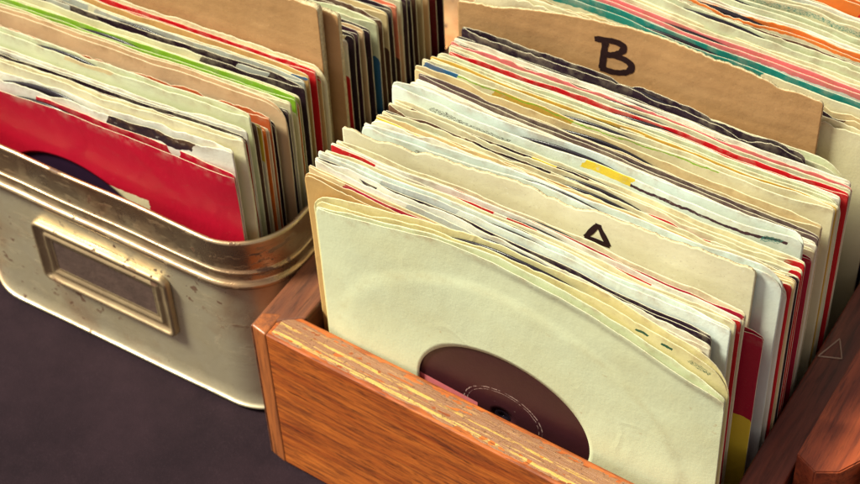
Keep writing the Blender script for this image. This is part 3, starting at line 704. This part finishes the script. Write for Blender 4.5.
  ('C', 'greybrown', 0.26, 18.23, 8.35, 8.05, 18.57, 18.44, [('cream', -0.1, 1.1, 1.2, 20)], {'torn': 0.12, 'room': 0.048, 'mouth': 0.079, 'vinyl': 1, 'lower': 0.07, 'vl': 'black record edge showing in the speckled grey brown banded one', 'wave': 0.038}, 'cream sleeve with a long speckled grey brown band along its top'),
  ('C', 'tan', -0.23, 18.6, 8.8, 8.6, 18.4, 18.54, [], {'torn': 0.15, 'room': 0.12, 'mouth': 0.08, 'vinyl': 1, 'lower': 0.15, 'vl': 'black record edge showing in the tan one after the speckled band', 'wave': 0.075}, 'tan sleeve standing slightly left of its neighbours behind the speckled band'),
  ('C', 'cream', -0.13, 18.7, 9.3, 9.2, 18.5, 18.98, [('blue', 0.01, 0.1, -0.2, 0.7), ('ochre', 0.2, 0.4, -0.2, 0.7), ('green', 0.1, 0.75, 0.1, 0.17)], {'torn': 0.1, 'room': 0.072, 'mouth': 0.08, 'vinyl': 1, 'lower': 0.1, 'vl': 'black record edge showing in the one with the green rule', 'wave': 0.066}, 'cream sleeve with a green rule and a small blue patch at its left'),
  ('C', 'ochre', 0.08, 18.49, 9.6, 9.5, 18.47, 18.76, [('cream', 0.0, 0.35, 0, 20)], {'torn': 0.1, 'room': 0.048, 'mouth': 0.08, 'vinyl': 1, 'lower': 0.09, 'vl': 'black record edge showing in the cream sleeve with an ochre right half', 'wave': 0.041}, 'cream sleeve with an ochre right half'),
  ('C', 'cream', 0.14, 18.44, 9.77, 9.7, 18.34, 18.66, [], {'bulge': 0.0, 'mouth': 0.0, 'wave': 0.03, 'torn': 0.1, 'sag': 0.0, 'thin': 1, 'room': 0.044}, 'thin cream sleeve squeezed directly behind the cream sleeve with an ochre right half'),
  ('C', 'pale', 0.16, 18.44, 9.95, 9.9, 18.46, 18.81, [('green', 0.15, 0.7, 1.0, 1.08)], {'mouth': 0.086, 'round': 0.7, 'room': 0.048, 'vinyl': 1, 'lower': 0.05, 'vl': 'black record edge showing in the broad pale sleeve with a faint green line', 'wave': 0.042}, 'broad pale sleeve with a faint green line, in front of the wide red band'),
  ('C', 'white', 0.26, 18.19, 10.2, 10.12, 18.26, 18.72, [('black', 0.0426093630918265, 0.8125667193261565, -0.2, 0.5)], {'bulge': 0.0, 'mouth': 0.0, 'wave': 0.03, 'torn': 0.1, 'sag': 0.0, 'thin': 1, 'room': 0.056}, 'thin white sleeve squeezed directly behind the broad pale sleeve with a faint green line'),
  ('C', 'red', 0.5, 18.19, 10.45, 10.35, 18.28, 18.84, [('tan', 0.2, 0.3, 0.55, 0.8), ('cream', -0.1, 1.1, 2.5, 20), ('red', 0.97, 1.1, -1, 20)], {'torn': 0.11, 'room': 0.05, 'mouth': 0.08, 'vinyl': 1, 'lower': 0.11, 'vl': 'black record edge showing in the one with the wide red band', 'wave': 0.046}, 'sleeve with a wide bright red band across its whole top'),
  ('C', 'brown', 0.41, 18.19, 10.65, 10.57, 18.14, 18.6, [('black', 0.97, 1.1, -1, 20)], {'bulge': 0.0, 'mouth': 0.0, 'wave': 0.03, 'torn': 0.04, 'sag': 0.0, 'thin': 1, 'room': 0.05}, 'thin brown sleeve squeezed directly behind the one with the wide red band'),
  ('C', 'cream', 0.25, 18.37, 10.85, 10.8, 18.21, 18.57, [('black', 0.1, 0.9, -0.2, 0.5)], {'room': 0.048, 'mouth': 0.08, 'vinyl': 1, 'lower': 0.11, 'vl': 'black record edge showing in the cream one behind the red band', 'wave': 0.041}, 'cream sleeve with a dark record edge showing, behind the wide red band'),
  ('C', 'pale', 0.14, 18.37, 11.02, 11.0, 17.98, 18.3, [('black', 0.97, 1.1, -1, 20)], {'bulge': 0.0, 'mouth': 0.0, 'wave': 0.03, 'torn': 0.04, 'sag': 0.0, 'thin': 1, 'room': 0.044}, 'thin pale green sleeve squeezed directly behind the cream one behind the red band'),
  ('C', 'pink', 0.14, 18.38, 11.2, 11.2, 18.12, 18.39, [('crimson', 0.0, 0.9, -0.2, 0.5), ('black', 0.96, 1.1, -1, 20)], {'torn': 0.24, 'room': 0.048, 'mouth': 0.08, 'vinyl': 1, 'lower': 0.12, 'vl': 'black record edge showing in the pink and crimson edged sleeve near the letter B divider', 'wave': 0.042}, 'pink and crimson edged sleeve near the letter B divider'),
  ('C', 'brown', 0.03, 18.24, 11.38, 11.43, 17.95, 18.14, [], {'bulge': 0.0, 'mouth': 0.0, 'wave': 0.03, 'torn': 0.04, 'sag': 0.0, 'thin': 1, 'room': 0.047}, 'thin brown sleeve behind the pink and crimson edged sleeve near the letter B divider'),
  ('C', 'white', 0.08, 18.24, 11.55, 11.65, 18.06, 18.17, [('purple', 0.4, 0.9, 0.3, 0.4)], {'room': 0.048, 'mouth': 0.08, 'vinyl': 1, 'lower': 0.12, 'vl': 'black record edge showing in the white sleeve directly in front of the torn black one', 'wave': 0.043}, 'white sleeve directly in front of the torn black one'),
  ('C', 'inkblack', 0.14, 15.9, 11.78, 12.07, 17.93, 17.75, [], {'bulge': 0.0, 'mouth': 0.0, 'wave': 0.03, 'torn': 0.04, 'sag': 0.0, 'thin': 1, 'room': 0.078}, 'thin black sleeve behind the white sleeve directly in front of the torn black one'),
  ('C', 'inkblack', 0.22, 15.9, 12.0, 12.5, 18.46, 17.99, [], {'torn': 0.35, 'round': 0.4, 'room': 0.078, 'mouth': 0.08, 'vinyl': 1, 'lower': 0.05, 'vl': 'black record edge showing in the torn scuffed black sleeve leaning against the letter B divider', 'wave': 0.072}, 'torn scuffed black sleeve leaning against the letter B divider'),
  ('C', 'pale', 0.4, 17.59, 12.35, 12.95, 17.76, 17.49, [], {'round': 1.6, 'torn': 0.1, 'hide': 1, 'room': 0.096, 'mouth': 0.08, 'wave': 0.075}, 'pale green sleeve with a round right corner beside the letter B divider'),
  ('C', 'divider', -0.41, 16.44, 12.75, 13.9, 19.05, 19.54, [], {'letter': 'B', 'mat': 'card', 'torn': 0.3, 'sag': -1.0, 'wave': 0.075}, 'brown cardboard divider card marked with a black letter B'),
  ('C', 'cream', 0.2, 18.3, 13.15, 14.4, 20.3, 18.2, [], {'torn': 0.5, 'mouth': 0.083, 'room': 0.048, 'vinyl': 1, 'lower': 0.12, 'vl': 'black record edge showing in the ragged one beside the letter B card', 'wave': 0.041}, 'ragged cream sleeve with torn edges right behind the letter B divider'),
  ('C', 'black', 0.31, 18.3, 13.32, 14.6, 19.94, 17.99, [('black', 0.97, 1.1, -1, 20)], {'bulge': 0.0, 'mouth': 0.0, 'wave': 0.03, 'torn': 0.1, 'sag': 0.0, 'thin': 1, 'room': 0.044}, 'thin black sleeve squeezed directly behind the ragged one beside the letter B card'),
  ('C', 'tan', 0.3, 18.4, 13.5, 14.8, 20.2, 18.4, [('black', 0.5, 0.9, -0.2, 0.5)], {'torn': 0.4, 'room': 0.046, 'mouth': 0.08, 'wave': 0.042}, 'tan sleeve with a frayed edge, second behind the letter B divider'),
  ('C', 'teal', 0.2, 18.4, 13.9, 15.2, 20.5, 18.8, [('cream', 0.7, 1.1, -1, 20), ('cream', -0.1, 1.1, 0.35, 20)], {'room': 0.096, 'mouth': 0.08, 'vinyl': 1, 'lower': 0.1, 'vl': 'black record edge showing in the sleeve with a long teal band over its left part', 'wave': 0.075}, 'sleeve with a long teal band over its left part, behind the letter B divider'),
  ('C', 'pink', 0.2, 18.4, 14.3, 15.6, 20.7, 19.1, [('white', -0.1, 1.1, 0.25, 20)], {'room': 0.06, 'mouth': 0.08, 'vinyl': 1, 'lower': 0.08, 'vl': 'black record edge showing in the white sleeve with a long pink band along its top', 'wave': 0.055}, 'white sleeve with a long pink band along its top'),
  ('C', 'cream', 0.23, 18.4, 14.55, 15.85, 21.0, 19.25, [], {'bulge': 0.0, 'mouth': 0.0, 'wave': 0.03, 'torn': 0.1, 'sag': 0.0, 'thin': 1, 'room': 0.06}, 'thin cream sleeve behind the white sleeve with a long pink band along its top'),
  ('C', 'pale', 0.2, 18.5, 14.8, 16.1, 21.6, 19.7, [], {'mouth': 0.113, 'bulge': 0.1, 'round': 0.3, 'torn': 0.26, 'room': 0.06, 'vinyl': 1, 'lower': 0.08, 'vl': 'black record edge showing in the broad pale green sleeve standing tall behind the pink band', 'wave': 0.055}, 'broad pale green sleeve standing tall behind the pink band'),
  ('C', 'brown', 0.11, 18.4, 15.05, 16.35, 21.36, 19.61, [('red', -0.1, 1.1, -0.2, 0.12)], {'bulge': 0.0, 'mouth': 0.0, 'wave': 0.03, 'torn': 0.1, 'sag': 0.0, 'thin': 1, 'room': 0.06}, 'thin brown sleeve behind the broad pale green sleeve standing tall behind the pink band'),
  ('C', 'orange', 0.1, 18.4, 15.3, 16.6, 21.6, 20.0, [('cream', -0.1, 1.1, 0.16, 20), ('cream', 0.0, 0.25, -1, 20)], {'torn': 0.29, 'room': 0.054, 'mouth': 0.08, 'vinyl': 1, 'lower': 0.11, 'vl': 'black record edge showing in the thin orange edged one', 'wave': 0.049}, 'cream sleeve with a thin orange edge behind the broad pale sleeve'),
  ('C', 'white', 0.25, 18.4, 15.5, 16.85, 21.66, 19.96, [], {'bulge': 0.0, 'mouth': 0.0, 'wave': 0.03, 'torn': 0.1, 'sag': 0.0, 'thin': 1, 'room': 0.054}, 'thin white sleeve squeezed directly behind the thin orange edged one'),
  ('C', 'pale', 0.3, 18.4, 15.7, 17.1, 22.0, 20.2, [('~red', 0.2, 0.5, 0.3, 0.55)], {'mouth': 0.101, 'room': 0.054, 'vinyl': 1, 'lower': 0.09, 'vl': 'black record edge showing in the pale sleeve with a short red dash', 'wave': 0.049}, 'pale sleeve with a short red dash, far back in the crate'),
  ('C', 'cream', 0.2, 18.4, 16.1, 17.5, 22.2, 20.6, [('~teal', 0.3, 0.95, 0.15, 0.42)], {'torn': 0.2, 'room': 0.096, 'mouth': 0.08, 'vinyl': 1, 'lower': 0.05, 'vl': 'black record edge showing in the cream sleeve with a line of teal lettering', 'wave': 0.075}, 'cream sleeve with a line of teal lettering, far back in the crate'),
  ('C', 'white', 0.2, 18.4, 16.5, 17.9, 22.2, 20.4, [('teal', 0.6, 1, -0.2, 0.5)], {'mouth': 0.101, 'torn': 0.13, 'room': 0.054, 'vinyl': 1, 'lower': 0.12, 'vl': 'black record edge showing in the crumpled white sleeve far back in the crate', 'wave': 0.049}, 'crumpled white sleeve far back in the crate'),
  ('C', 'pale', 0.23, 18.4, 16.7, 18.15, 22.06, 20.36, [('black', 0.29630593910957137, 0.6924969532323219, -0.2, 0.5)], {'bulge': 0.0, 'mouth': 0.0, 'wave': 0.03, 'torn': 0.1, 'sag': 0.0, 'thin': 1, 'room': 0.054}, 'thin pale green sleeve squeezed directly behind the crumpled white sleeve far back in the crate'),
  ('C', 'orange', 0.2, 18.4, 16.9, 18.4, 22.6, 21.0, [('cream', -0.1, 0.42, -1, 20), ('red', 0.85, 1.1, -1, 20), ('cream', -0.1, 1.1, 0.7, 20)], {'torn': 0.2, 'room': 0.048, 'mouth': 0.08, 'vinyl': 1, 'lower': 0.07, 'vl': 'black record edge showing in the orange and red banded one', 'wave': 0.044}, 'sleeve with a bright orange and red band at the top right corner of the crate'),
  ('C', 'bluewhite', 0.29, 18.4, 17.1, 18.6, 22.36, 20.81, [('black', 0.97, 1.1, -1, 20)], {'bulge': 0.0, 'mouth': 0.0, 'wave': 0.03, 'torn': 0.1, 'sag': 0.0, 'thin': 1, 'room': 0.048}, 'thin bluish white sleeve squeezed directly behind the orange and red banded one'),
  ('C', 'cream', 0.2, 18.4, 17.3, 18.8, 22.7, 21.2, [('~salmon', 0.4, 0.66, 0.0, 0.9)], {'torn': 0.15, 'room': 0.048, 'mouth': 0.08, 'wave': 0.044}, 'cream sleeve with a salmon pink scribbled patch'),
  ('C', 'pale', 0.3, 18.4, 17.8, 19.3, 22.9, 21.7, [('orange', 0.25, 0.5, -0.2, 0.5)], {'mouth': 0.202, 'torn': 0.29, 'room': 0.108, 'vinyl': 1, 'lower': 0.07, 'vl': 'black record edge showing in the pale sleeve with a short orange stripe', 'wave': 0.075}, 'pale sleeve with a short orange stripe, near the far brown card'),
  ('C', 'tan', 0.3, 18.4, 18.2, 19.8, 23.2, 22.1, [], {'torn': 0.2, 'room': 0.096, 'mouth': 0.08, 'vinyl': 1, 'lower': 0.12, 'vl': 'black record edge showing in the tan sleeve near the far brown card', 'wave': 0.075}, 'tan sleeve near the far brown card'),
  ('C', 'cream', 0.2, 18.4, 18.6, 20.2, 23.4, 22.5, [], {'mouth': 0.124, 'torn': 0.3, 'room': 0.066, 'vinyl': 1, 'lower': 0.08, 'vl': 'black record edge showing in the frayed one before the far brown card', 'wave': 0.061}, 'cream frayed sleeve just in front of the far brown card'),
  ('C', 'black', 0.22, 18.3, 18.85, 20.5, 23.82, 23.17, [('crimson', 0.1, 0.8, -0.2, 0.5), ('red', 0.975, 1.1, -1, 20)], {'bulge': 0.0, 'mouth': 0.0, 'wave': 0.03, 'torn': 0.1, 'sag': 0.0, 'thin': 1, 'room': 0.066}, 'thin black sleeve squeezed directly behind the frayed one before the far brown card'),
  ('C', 'divider', 0.2, 18.3, 19.1, 20.8, 25.0, 24.6, [], {'mat': 'card', 'torn': 0.3, 'wave': 0.061}, 'plain brown cardboard divider card at the far end of the wooden crate'),
  ('T', 'white', -22.28, 17.9, 1.3, 1.3, 15.85, 17.85, [('black', 0.64, 0.9, -0.2, 0.6)], {'mouth': 0.144, 'torn': 0.23, 'room': 0.077, 'vinyl': 1, 'lower': 0.13, 'vl': 'black record edge showing in the white sleeve with a black printed corner patch', 'wave': 0.07}, 'white sleeve with a black printed corner patch, right behind the red sleeve in the tin'),
  ('T', 'cream', -21.9, 17.9, 1.62, 1.62, 16.57, 18.27, [], {'mouth': 0.072, 'torn': 0.2, 'room': 0.038, 'wave': 0.035}, 'creased cream sleeve third from the front of the tin'),
  ('T', 'darkred', -22.02, 17.9, 1.78, 1.78, 16.38, 18.08, [('black', 0.06537891646810588, 0.7989451038828297, -0.2, 0.2)], {'bulge': 0.0, 'mouth': 0.0, 'wave': 0.03, 'torn': 0.1, 'sag': 0.0, 'thin': 1, 'room': 0.038}, 'thin dark red sleeve behind the creased cream sleeve third from the front of the tin'),
  ('T', 'black', -22.15, 17.9, 1.94, 1.94, 16.41, 18.11, [('cream', -0.1, 0.96, -1, 20)], {'torn': 0.1, 'mouth': 0.072, 'room': 0.038, 'wave': 0.035}, 'cream sleeve with a black right edge near the front of the tin'),
  ('T', 'darkred', -22.19, 17.9, 2.1, 2.1, 16.11, 17.76, [('crimson', 0.1, 0.8, -0.1, 0.15), ('red', 0.975, 1.1, -1, 20)], {'bulge': 0.0, 'mouth': 0.0, 'wave': 0.03, 'torn': 0.1, 'sag': 0.0, 'thin': 1, 'room': 0.038}, 'thin dark red sleeve squeezed directly behind the black edged one near the tin front'),
  ('T', 'white', -22.23, 17.9, 2.26, 2.26, 16.49, 18.09, [('black', 0.2, 0.5, 0.2, 0.35)], {'mouth': 0.072, 'torn': 0.17, 'room': 0.038, 'wave': 0.035}, 'white sleeve with a dark smudge, in front of the broad pale one in the tin'),
  ('T', 'pale', -22.3, 17.9, 2.67, 2.67, 17.38, 18.68, [('tan', 0.45, 0.6, -0.1, 0.25)], {'torn': 0.12, 'round': 0.2, 'room': 0.048, 'mouth': 0.08, 'vinyl': 1, 'lower': 0.14, 'vl': 'black record edge showing in the broad plain pale green sleeve standing tall in the tin', 'wave': 0.04}, 'broad plain pale green sleeve standing tall in the tin'),
  ('T', 'brown', -22.23, 17.9, 2.85, 2.85, 16.54, 17.99, [], {'bulge': 0.0, 'mouth': 0.0, 'wave': 0.03, 'torn': 0.1, 'sag': 0.0, 'thin': 1, 'room': 0.043}, 'thin brown sleeve behind the broad plain pale green sleeve standing tall in the tin'),
  ('T', 'yellow', -22.17, 17.9, 3.04, 3.04, 16.1, 17.7, [('cream', -0.1, 0.9, -1, 20), ('cream', -0.1, 1.1, 2, 20)], {'room': 0.048, 'mouth': 0.08, 'vinyl': 1, 'lower': 0.08, 'vl': 'black record edge showing in the yellow cornered one in the tin', 'wave': 0.042}, 'cream sleeve with a yellow top right corner in the tin'),
  ('T', 'orange', -22.2, 17.9, 3.36, 3.36, 15.7, 17.3, [('cream', -0.1, 0.93, -1, 20)], {'room': 0.048, 'mouth': 0.08, 'vinyl': 1, 'lower': 0.14, 'vl': 'black record edge showing in the cream sleeve with an orange right edge in the tin', 'wave': 0.04}, 'cream sleeve with an orange right edge in the tin'),
  ('T', 'cream', -22.2, 17.9, 3.54, 3.54, 15.62, 17.12, [], {'bulge': 0.0, 'mouth': 0.0, 'wave': 0.03, 'torn': 0.1, 'sag': 0.0, 'thin': 1, 'room': 0.043}, 'thin cream sleeve behind the cream sleeve with an orange right edge in the tin'),
  ('T', 'rust', -22.2, 17.9, 3.72, 3.72, 16.24, 17.64, [('cream', -0.1, 0.3, -1, 20), ('cream', 0.5, 0.62, 0.1, 20)], {'torn': 0.45, 'room': 0.048, 'mouth': 0.08, 'vinyl': 1, 'lower': 0.07, 'vl': 'black record edge showing in the ragged rust orange one in the tin', 'wave': 0.04}, 'ragged rust orange sleeve with a torn upper edge in the tin'),
  ('T', 'black', -22.24, 17.9, 4.04, 4.04, 15.56, 17.06, [('peach', -0.1, 0.94, -1, 20)], {'torn': 0.1, 'room': 0.077, 'mouth': 0.08, 'vinyl': 1, 'lower': 0.1, 'vl': 'black record edge showing in the peach one with wide black edge', 'wave': 0.07}, 'peach sleeve with a wide black right edge in the tin'),
  ('T', 'peach', -21.91, 17.9, 4.45, 4.45, 16.71, 17.91, [], {'round': 1.2, 'mouth': 0.072, 'room': 0.038, 'wave': 0.035}, 'large peach cream sleeve with a rounded right corner in the tin'),
  ('T', 'inkblack', -21.88, 17.9, 4.61, 4.61, 16.27, 17.52, [], {'bulge': 0.0, 'mouth': 0.0, 'wave': 0.03, 'torn': 0.1, 'sag': 0.0, 'thin': 1, 'room': 0.038}, 'thin black sleeve squeezed directly behind the large peach cream one in the tin'),
  ('T', 'cream', -21.84, 17.9, 4.77, 4.77, 16.5, 17.8, [('orange', 0.4, 0.7, 0.0, 0.1)], {'mouth': 0.072, 'room': 0.038, 'wave': 0.035}, 'cream sleeve in front of the green banded one in the tin'),
  ('T', 'green', -21.85, 17.9, 5.15, 5.15, 16.58, 17.78, [('cream', -0.1, 1.1, 0.75, 20), ('cream', -0.1, 0.25, 0.2, 20)], {'room': 0.048, 'mouth': 0.08, 'vinyl': 1, 'lower': 0.13, 'vl': 'black record edge showing in the bright green banded one in the tin', 'wave': 0.04}, 'sleeve with a bright green band along its top in the tin'),
  ('T', 'orange', -21.88, 17.9, 5.33, 5.33, 16.02, 17.27, [], {'bulge': 0.0, 'mouth': 0.0, 'wave': 0.03, 'torn': 0.04, 'sag': 0.0, 'thin': 1, 'room': 0.041}, 'thin orange sleeve squeezed directly behind the bright green banded one in the tin'),
  ('T', 'cream', -21.91, 17.9, 5.5, 5.5, 16.22, 17.52, [('teal', 0.0, 0.3, 0.1, 0.2), ('olive', 0.975, 1.1, -1, 20)], {'mouth': 0.076, 'room': 0.041, 'wave': 0.037}, 'pale sleeve directly behind the green band in the tin'),
  ('T', 'black', -21.86, 17.9, 5.85, 5.85, 16.64, 17.84, [('cream', -0.1, 0.7, -1, 20)], {'torn': 0.1, 'room': 0.072, 'mouth': 0.08, 'wave': 0.066}, 'cream sleeve with a dark top right corner in the tin'),
  ('T', 'grey', -22.07, 17.9, 6.15, 6.15, 16.69, 17.79, [('black', 0.3, 0.5, 0.1, 0.2)], {'mouth': 0.135, 'torn': 0.1, 'room': 0.072, 'vinyl': 1, 'lower': 0.08, 'vl': 'black record edge showing in the greyish white crumpled one in the tin', 'wave': 0.066}, 'greyish white crumpled sleeve behind the dark cornered one in the tin'),
  ('T', 'kraft', -22.05, 17.9, 6.45, 6.45, 16.91, 17.91, [('blue', 0.78, 1.0, 0.0, 0.22), ('teal', 0.2, 0.6, 0.0, 0.2), ('cream', -0.1, 0.95, -0.1, 20)], {'room': 0.072, 'mouth': 0.08, 'wave': 0.066}, 'cream sleeve with teal and blue top lines and kraft right edge in the tin'),
  ('T', 'red', -21.89, 17.9, 6.75, 6.75, 16.97, 17.97, [('cream', -0.1, 0.96, 0.3, 20)], {'room': 0.041, 'mouth': 0.076, 'wave': 0.037}, 'sleeve with long thin red top line and broad red right edge in the tin'),
  ('T', 'kraft', -21.76, 17.9, 6.92, 6.92, 16.61, 17.61, [('red', -0.1, 1.1, -0.2, 0.12)], {'bulge': 0.0, 'mouth': 0.0, 'wave': 0.03, 'torn': 0.04, 'sag': 0.0, 'thin': 1, 'room': 0.041}, 'thin brown kraft sleeve squeezed directly behind the one with broad red edge in the tin'),
  ('T', 'cream', -21.62, 17.9, 7.1, 7.1, 16.93, 17.93, [], {'round': 0.8, 'torn': 0.27, 'room': 0.043, 'mouth': 0.08, 'wave': 0.04}, 'cream sleeve just in front of the brown divider in the tin'),
  ('T', 'divider', -21.88, 17.9, 7.5, 7.5, 20.4, 21.0, [], {'mat': 'card', 'torn': 0.5, 'thick': 0.3, 'wave': 0.075}, 'large brown cardboard divider card standing in the tin'),
  ('T', 'divider', -21.25, 17.9, 7.95, 7.95, 19.89, 20.49, [], {'mat': 'card', 'torn': 0.5, 'thick': 0.2, 'wave': 0.075}, 'second brown cardboard divider card standing close behind the large one in the tin'),
  ('T', 'cream', -21.5, 17.9, 8.3, 8.3, 17.36, 18.36, [('red', 0.93, 0.985, 0.4, 1.1), ('black', -0.1, 1.1, 1.7, 20)], {'round': 0.6, 'room': 0.084, 'mouth': 0.08, 'wave': 0.075}, 'black and cream sleeve with a small red square at its corner, behind the tin dividers'),
  ('T', 'white', -21.51, 17.9, 8.7, 8.7, 17.39, 18.39, [('red', 0.98, 1.1, 2, 20)], {'room': 0.084, 'mouth': 0.08, 'wave': 0.075}, 'white sleeve with a thin red right edge behind the tin dividers'),
  ('T', 'black', -21.42, 17.9, 9.05, 9.05, 17.44, 18.44, [('tan', -0.1, 0.98, 0, 20)], {'torn': 0.2, 'room': 0.084, 'mouth': 0.08, 'wave': 0.075}, 'tan sleeve with a black right edge behind the tin dividers'),
  ('T', 'purple', -21.43, 17.9, 9.45, 9.45, 17.36, 18.36, [], {'room': 0.096, 'mouth': 0.08, 'wave': 0.075}, 'dark purple sleeve behind the tin dividers'),
  ('T', 'peach', -21.4, 17.9, 9.85, 9.85, 17.19, 18.19, [], {'torn': 0.1, 'room': 0.084, 'mouth': 0.08, 'wave': 0.075}, 'peach brown sleeve leaning behind the dark purple one in the tin'),
  ('T', 'inkblack', -21.33, 17.9, 10.2, 10.2, 17.01, 18.01, [], {'room': 0.084, 'mouth': 0.08, 'wave': 0.075}, 'plain black sleeve in front of the pale cornered one at the back of the tin'),
  ('T', 'pale', -21.25, 17.9, 10.7, 10.7, 17.32, 18.12, [('blue', 0.97, 1.1, 2, 20)], {'round': 0.3, 'torn': 0.1, 'room': 0.096, 'mouth': 0.08, 'wave': 0.075}, 'pale sleeve with a sharp bright corner at the back of the tin'),
  ('T', 'brown', -21.25, 17.9, 11.1, 11.1, 17.31, 18.11, [], {'torn': 0.27, 'room': 0.096, 'mouth': 0.08, 'wave': 0.075}, 'brown sleeve with worn edge at the back of the tin'),
  ('T', 'tan', -21.25, 17.9, 11.5, 11.5, 17.19, 17.99, [('brown', -0.1, 1.1, 2, 20)], {'torn': 0.1, 'room': 0.096, 'mouth': 0.08, 'wave': 0.075}, 'brown sleeve with a tan top at the back of the tin'),
  ('T', 'inkblack', -21.25, 17.9, 11.9, 11.9, 17.24, 18.04, [], {'room': 0.096, 'mouth': 0.08, 'wave': 0.075}, 'black sleeve between two tan topped ones at the back of the tin'),
  ('T', 'salmon', -21.25, 17.9, 12.3, 12.3, 17.11, 17.91, [('brown', -0.1, 1.1, 3, 20)], {'torn': 0.11, 'room': 0.096, 'mouth': 0.08, 'wave': 0.075}, 'salmon topped brown sleeve at the back of the tin'),
  ('T', 'pale', -21.25, 17.9, 12.7, 12.7, 17.11, 17.91, [('cream', -0.1, 1.1, 2, 20)], {'room': 0.096, 'mouth': 0.08, 'wave': 0.075}, 'slim bright cream sleeve among dark ones at the back of the tin'),
  ('T', 'purple', -21.25, 17.9, 13.1, 13.1, 16.93, 17.73, [], {'room': 0.096, 'mouth': 0.08, 'wave': 0.075}, 'dark plum sleeve behind the slim bright one at the back of the tin'),
  ('T', 'inkblack', -21.25, 17.9, 13.5, 13.5, 16.76, 17.56, [], {'torn': 0.26, 'room': 0.096, 'mouth': 0.08, 'wave': 0.075}, 'black scuffed sleeve behind the dark plum one at the back of the tin'),
  ('T', 'brown', -21.25, 17.9, 13.9, 13.9, 16.64, 17.44, [], {'torn': 0.13, 'room': 0.096, 'mouth': 0.08, 'wave': 0.075}, 'dark brown sleeve near the far end of the tin'),
  ('T', 'tan', -21.25, 17.9, 14.4, 14.4, 16.45, 17.25, [], {'torn': 0.25, 'room': 0.12, 'mouth': 0.08, 'wave': 0.075}, 'narrow tan sleeve near the far end of the tin'),
  ('T', 'peach', -21.25, 17.9, 14.9, 14.9, 16.21, 17.01, [('brown', -0.1, 0.9, -1, 20)], {'room': 0.12, 'mouth': 0.08, 'wave': 0.075}, 'peach edged sleeve before the dark crimson one at the far end of the tin'),
  ('T', 'darkred', -21.25, 17.9, 15.5, 15.5, 16.02, 16.82, [], {'torn': 0.22, 'room': 0.144, 'mouth': 0.08, 'wave': 0.075}, 'dark crimson sleeve at the far end of the tin'),
  ('T', 'purple', -21.25, 17.9, 16.1, 16.1, 15.82, 16.62, [], {'torn': 0.24, 'room': 0.144, 'mouth': 0.08, 'wave': 0.075}, 'dark purple last sleeve at the far end of the tin'),
]

# front sleeve of the wooden crate
sl, sh = make_sleeve('C', 'pale', .50, 17.95, .22, .08, 17.9, 17.2, [('smoke', -1, -.5, 0, 1)], dict(hole=(.480, 10.52, 4.02, 3.34), lip=.10, mouth=.03, ring=(-.36, 8.0, 8.05),
  lower=.02, prof=[(-1, 17.75), (-.05, 17.87), (1.26, 18.05), (3.2, 18.55), (6.3, 19.25), (9.0, 19.42), (11.5, 19.28), (13.8, 18.75), (15.7, 18.2), (17.4, 17.65), (19, 17.05)], follow=.35, wave=.05, torn=.10, round=.18, bulge=.02),
                     'large pale front sleeve of the wooden crate, dark record label in its round hole', 3)
vinyl(sh, 'dark maroon labelled record showing through the round hole of the front sleeve', (.040, .010, .014), R=7.6, zc=10.12, hole_u=.476, low=(.74, .20, .22), zcut=.0, lr=4.5)
# red sleeve at the front of the tin
rsl, rsh = make_sleeve('T', 'cherry', -21.5, 17.30, 1.0, 1.0, 15.3, 16.7, [('smoke', -1, -.5, 0, 1), ('cream', .55, .73, 3.6, 9), ('black', .73, .775, 4.6, 9)],
                       dict(hole=(.455, 9.95, 4.1, 3.2), mouth=.05, torn=.05, sag=-.35, round=.15, follow=.4), 'bright red sleeve at the front of the tin, black record showing through its hole', 41)
vinyl(rsh, 'black record showing through the hole of the red sleeve in the tin', (.03, .012, .035), R=7.2, zc=9.9, hole_u=.45, lr=4.4)

for i, (row, color, x0, w_, YL, YR, zL, zR, prints, op, label) in enumerate(ROWS):
    seed = i * 1.37 + 5
    o, sh = make_sleeve(row, color, x0, w_, YL, YR, zL, zR, prints, op, label, seed)
    if op.get('letter') == 'B':
        strokes(sh, 'letter', [[(.10, .80), (.05, .1), (.0, -.78)], [(-.40, .78), (.5, .88), (.95, .72), (.85, .35), (.40, .08), (.06, .04)], [(.06, .06), (.8, .10), (1.35, -.15), (1.25, -.60), (.6, -.84), (-.08, -.74)]], .30, .415, 1.75, o)
    if op.get('letter') == 'A':
        strokes(sh, 'letter', [[(-.52, -.42), (-.05, .42)], [(-.12, .44), (.14, .44)], [(.04, .42), (.50, -.44)], [(-.56, -.38), (.54, -.42)]], .24, .640, 1.15, o, soft=False)
    if op.get('vinyl'):
        vinyl(sh, op['vl'], None, R=7.9, hole_u=.5 + .035 * math.sin(seed * 5.1), th=.6)
